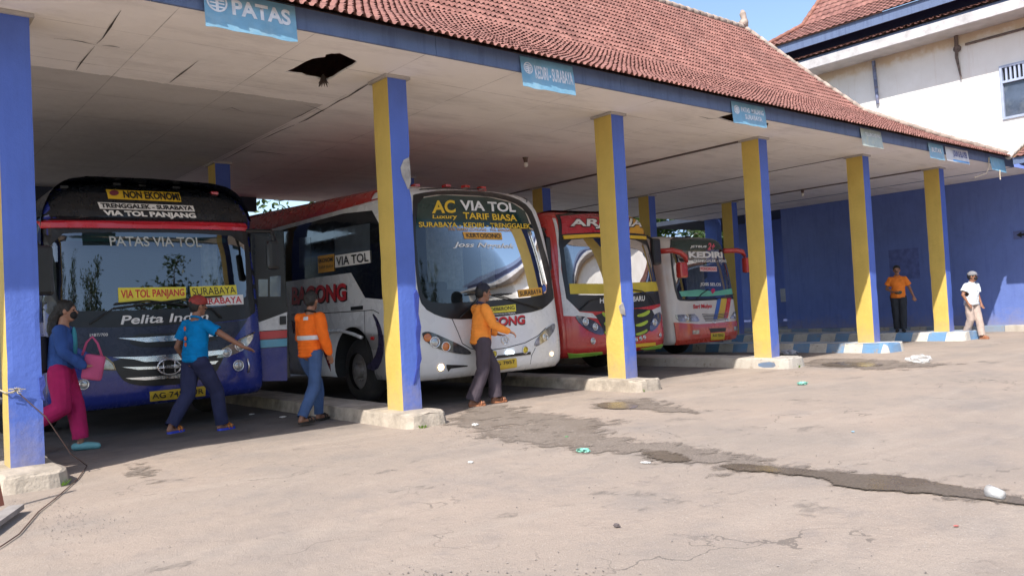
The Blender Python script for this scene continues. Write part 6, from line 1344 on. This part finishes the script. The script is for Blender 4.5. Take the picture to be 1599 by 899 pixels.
# loose stones and grit
def gravel(name, cx, cy, rx, ry, n, seed, s0=.004, s1=.012):
    rg = random.Random(seed); vs, fs = [], []
    for i in range(n):
        x = cx + rg.gauss(0, rx); y = cy + rg.gauss(0, ry); s = rg.uniform(s0, s1); z = gz(x) + s * .3; a = rg.uniform(0, 3)
        k = len(vs)
        for dx, dy, dz in ((1, 0, 0), (0, 1, 0), (-1, 0, 0), (0, -1, 0), (.1, .1, .9), (0, 0, -.8)): vs.append((x + s * (dx * math.cos(a) - dy * math.sin(a)) * rg.uniform(.7, 1.2), y + s * (dx * math.sin(a) + dy * math.cos(a)) * rg.uniform(.7, 1.2), z + s * dz * .8))
        for j in range(4): fs.append((k + j, k + (j + 1) % 4, k + 4)); fs.append((k + (j + 1) % 4, k + j, k + 5))
    me = bpy.data.meshes.new(name); me.from_pydata(vs, [], fs); tag(link(name, me, mat('grit_stone', (.24, .21, .19), .9, var=.4, scale=30)), kind='stuff')
gravel('loose_grit', 4.5, 4.2, 3.0, 2.2, 380, 1, .003, .008); gravel('loose_grit', 1.15, 6.4, .16, .45, 420, 3, .002, .006); gravel('loose_grit', 5.5, 6.6, .4, .8, 900, 4, .003, .008); gravel('loose_grit', 2.35, 2.75, .22, .25, 420, 5, .003, .008); gravel('loose_grit', 2.1, 3.3, .12, .12, 160, 6, .003, .009)
# rope tied round the leftmost column and running along the ground
M_rope = mat('frayed_rope', (.42, .37, .28), .95, bmp=.6); M_wire = mat('dark_cord', (.10, .06, .05), .8)
rp = empty('rope', (1.07, 8.3, 0), 'frayed pale rope knotted round the leftmost column with a dark cord trailing away', 'rope'); bm = bmesh.new(); p = onY(25, 610, 8.29)
tube(bm, [(1.055, 8.69, .82), (1.055, 8.3, .81), (1.1, 8.3, .815), p], .007, 6)
p = onY(25, 610, 8.29)
for k in range(12): a = rnd.uniform(0, 6.3); tube(bm, [p, p + Vector((math.cos(a) * .03, -.02, math.sin(a) * .025)), p + Vector((math.cos(a) * rnd.uniform(.04, .09), -.01, math.sin(a) * .03))], .004, 4)
bobj('knot', bm, M_rope, rp)
bm = bmesh.new(); q = [p, onY(48, 630, 8.27), onY(72, 651, 8.25), Vector((1.55, 8.35, .2))] + [onG(x, y) + Vector((0, 0, .008)) for x, y in ((136, 728), (122, 748), (88, 778), (60, 800), (30, 835), (5, 852), (-40, 880))]; tube(bm, q, .005, 6); bobj('cord', bm, M_wire, rp)
# plank trestle poking in at the lower left
tr = empty('wooden_trestle', (.9, 6.9, 0), 'grey plank and dark wooden leg poking in at the lower left edge', 'trestle')
a, c = onZ(-40, 842, .03), onZ(26, 795, .03); d = (c - a).normalized(); s = Vector((-d.y, d.x, 0)) * .05
bm = bmesh.new(); v = [bm.verts.new(q) for q in (a + s, c + s, c - s, a - s)]; v2 = [bm.verts.new(Vector(q) + Vector((0, 0, .035))) for q in (a + s, c + s, c - s, a - s)]; bm.faces.new(v[::-1]); bm.faces.new(v2)
for i in range(4): bm.faces.new((v[i], v[(i + 1) % 4], v2[(i + 1) % 4], v2[i]))
bobj('plank', bm, mat('weathered_grey_plank', (.28, .26, .25), .8, var=.2, scale=8), tr)
e = onG(3, 795); bm = bmesh.new(); tube(bm, [e + Vector((0, 0, .03)), e + Vector((-.06, .0, .45)), e + Vector((-.12, 0, .8))], [.022, .024, .024], 4); bobj('leg', bm, mat('dark_red_wood', (.14, .045, .03), .7), tr)
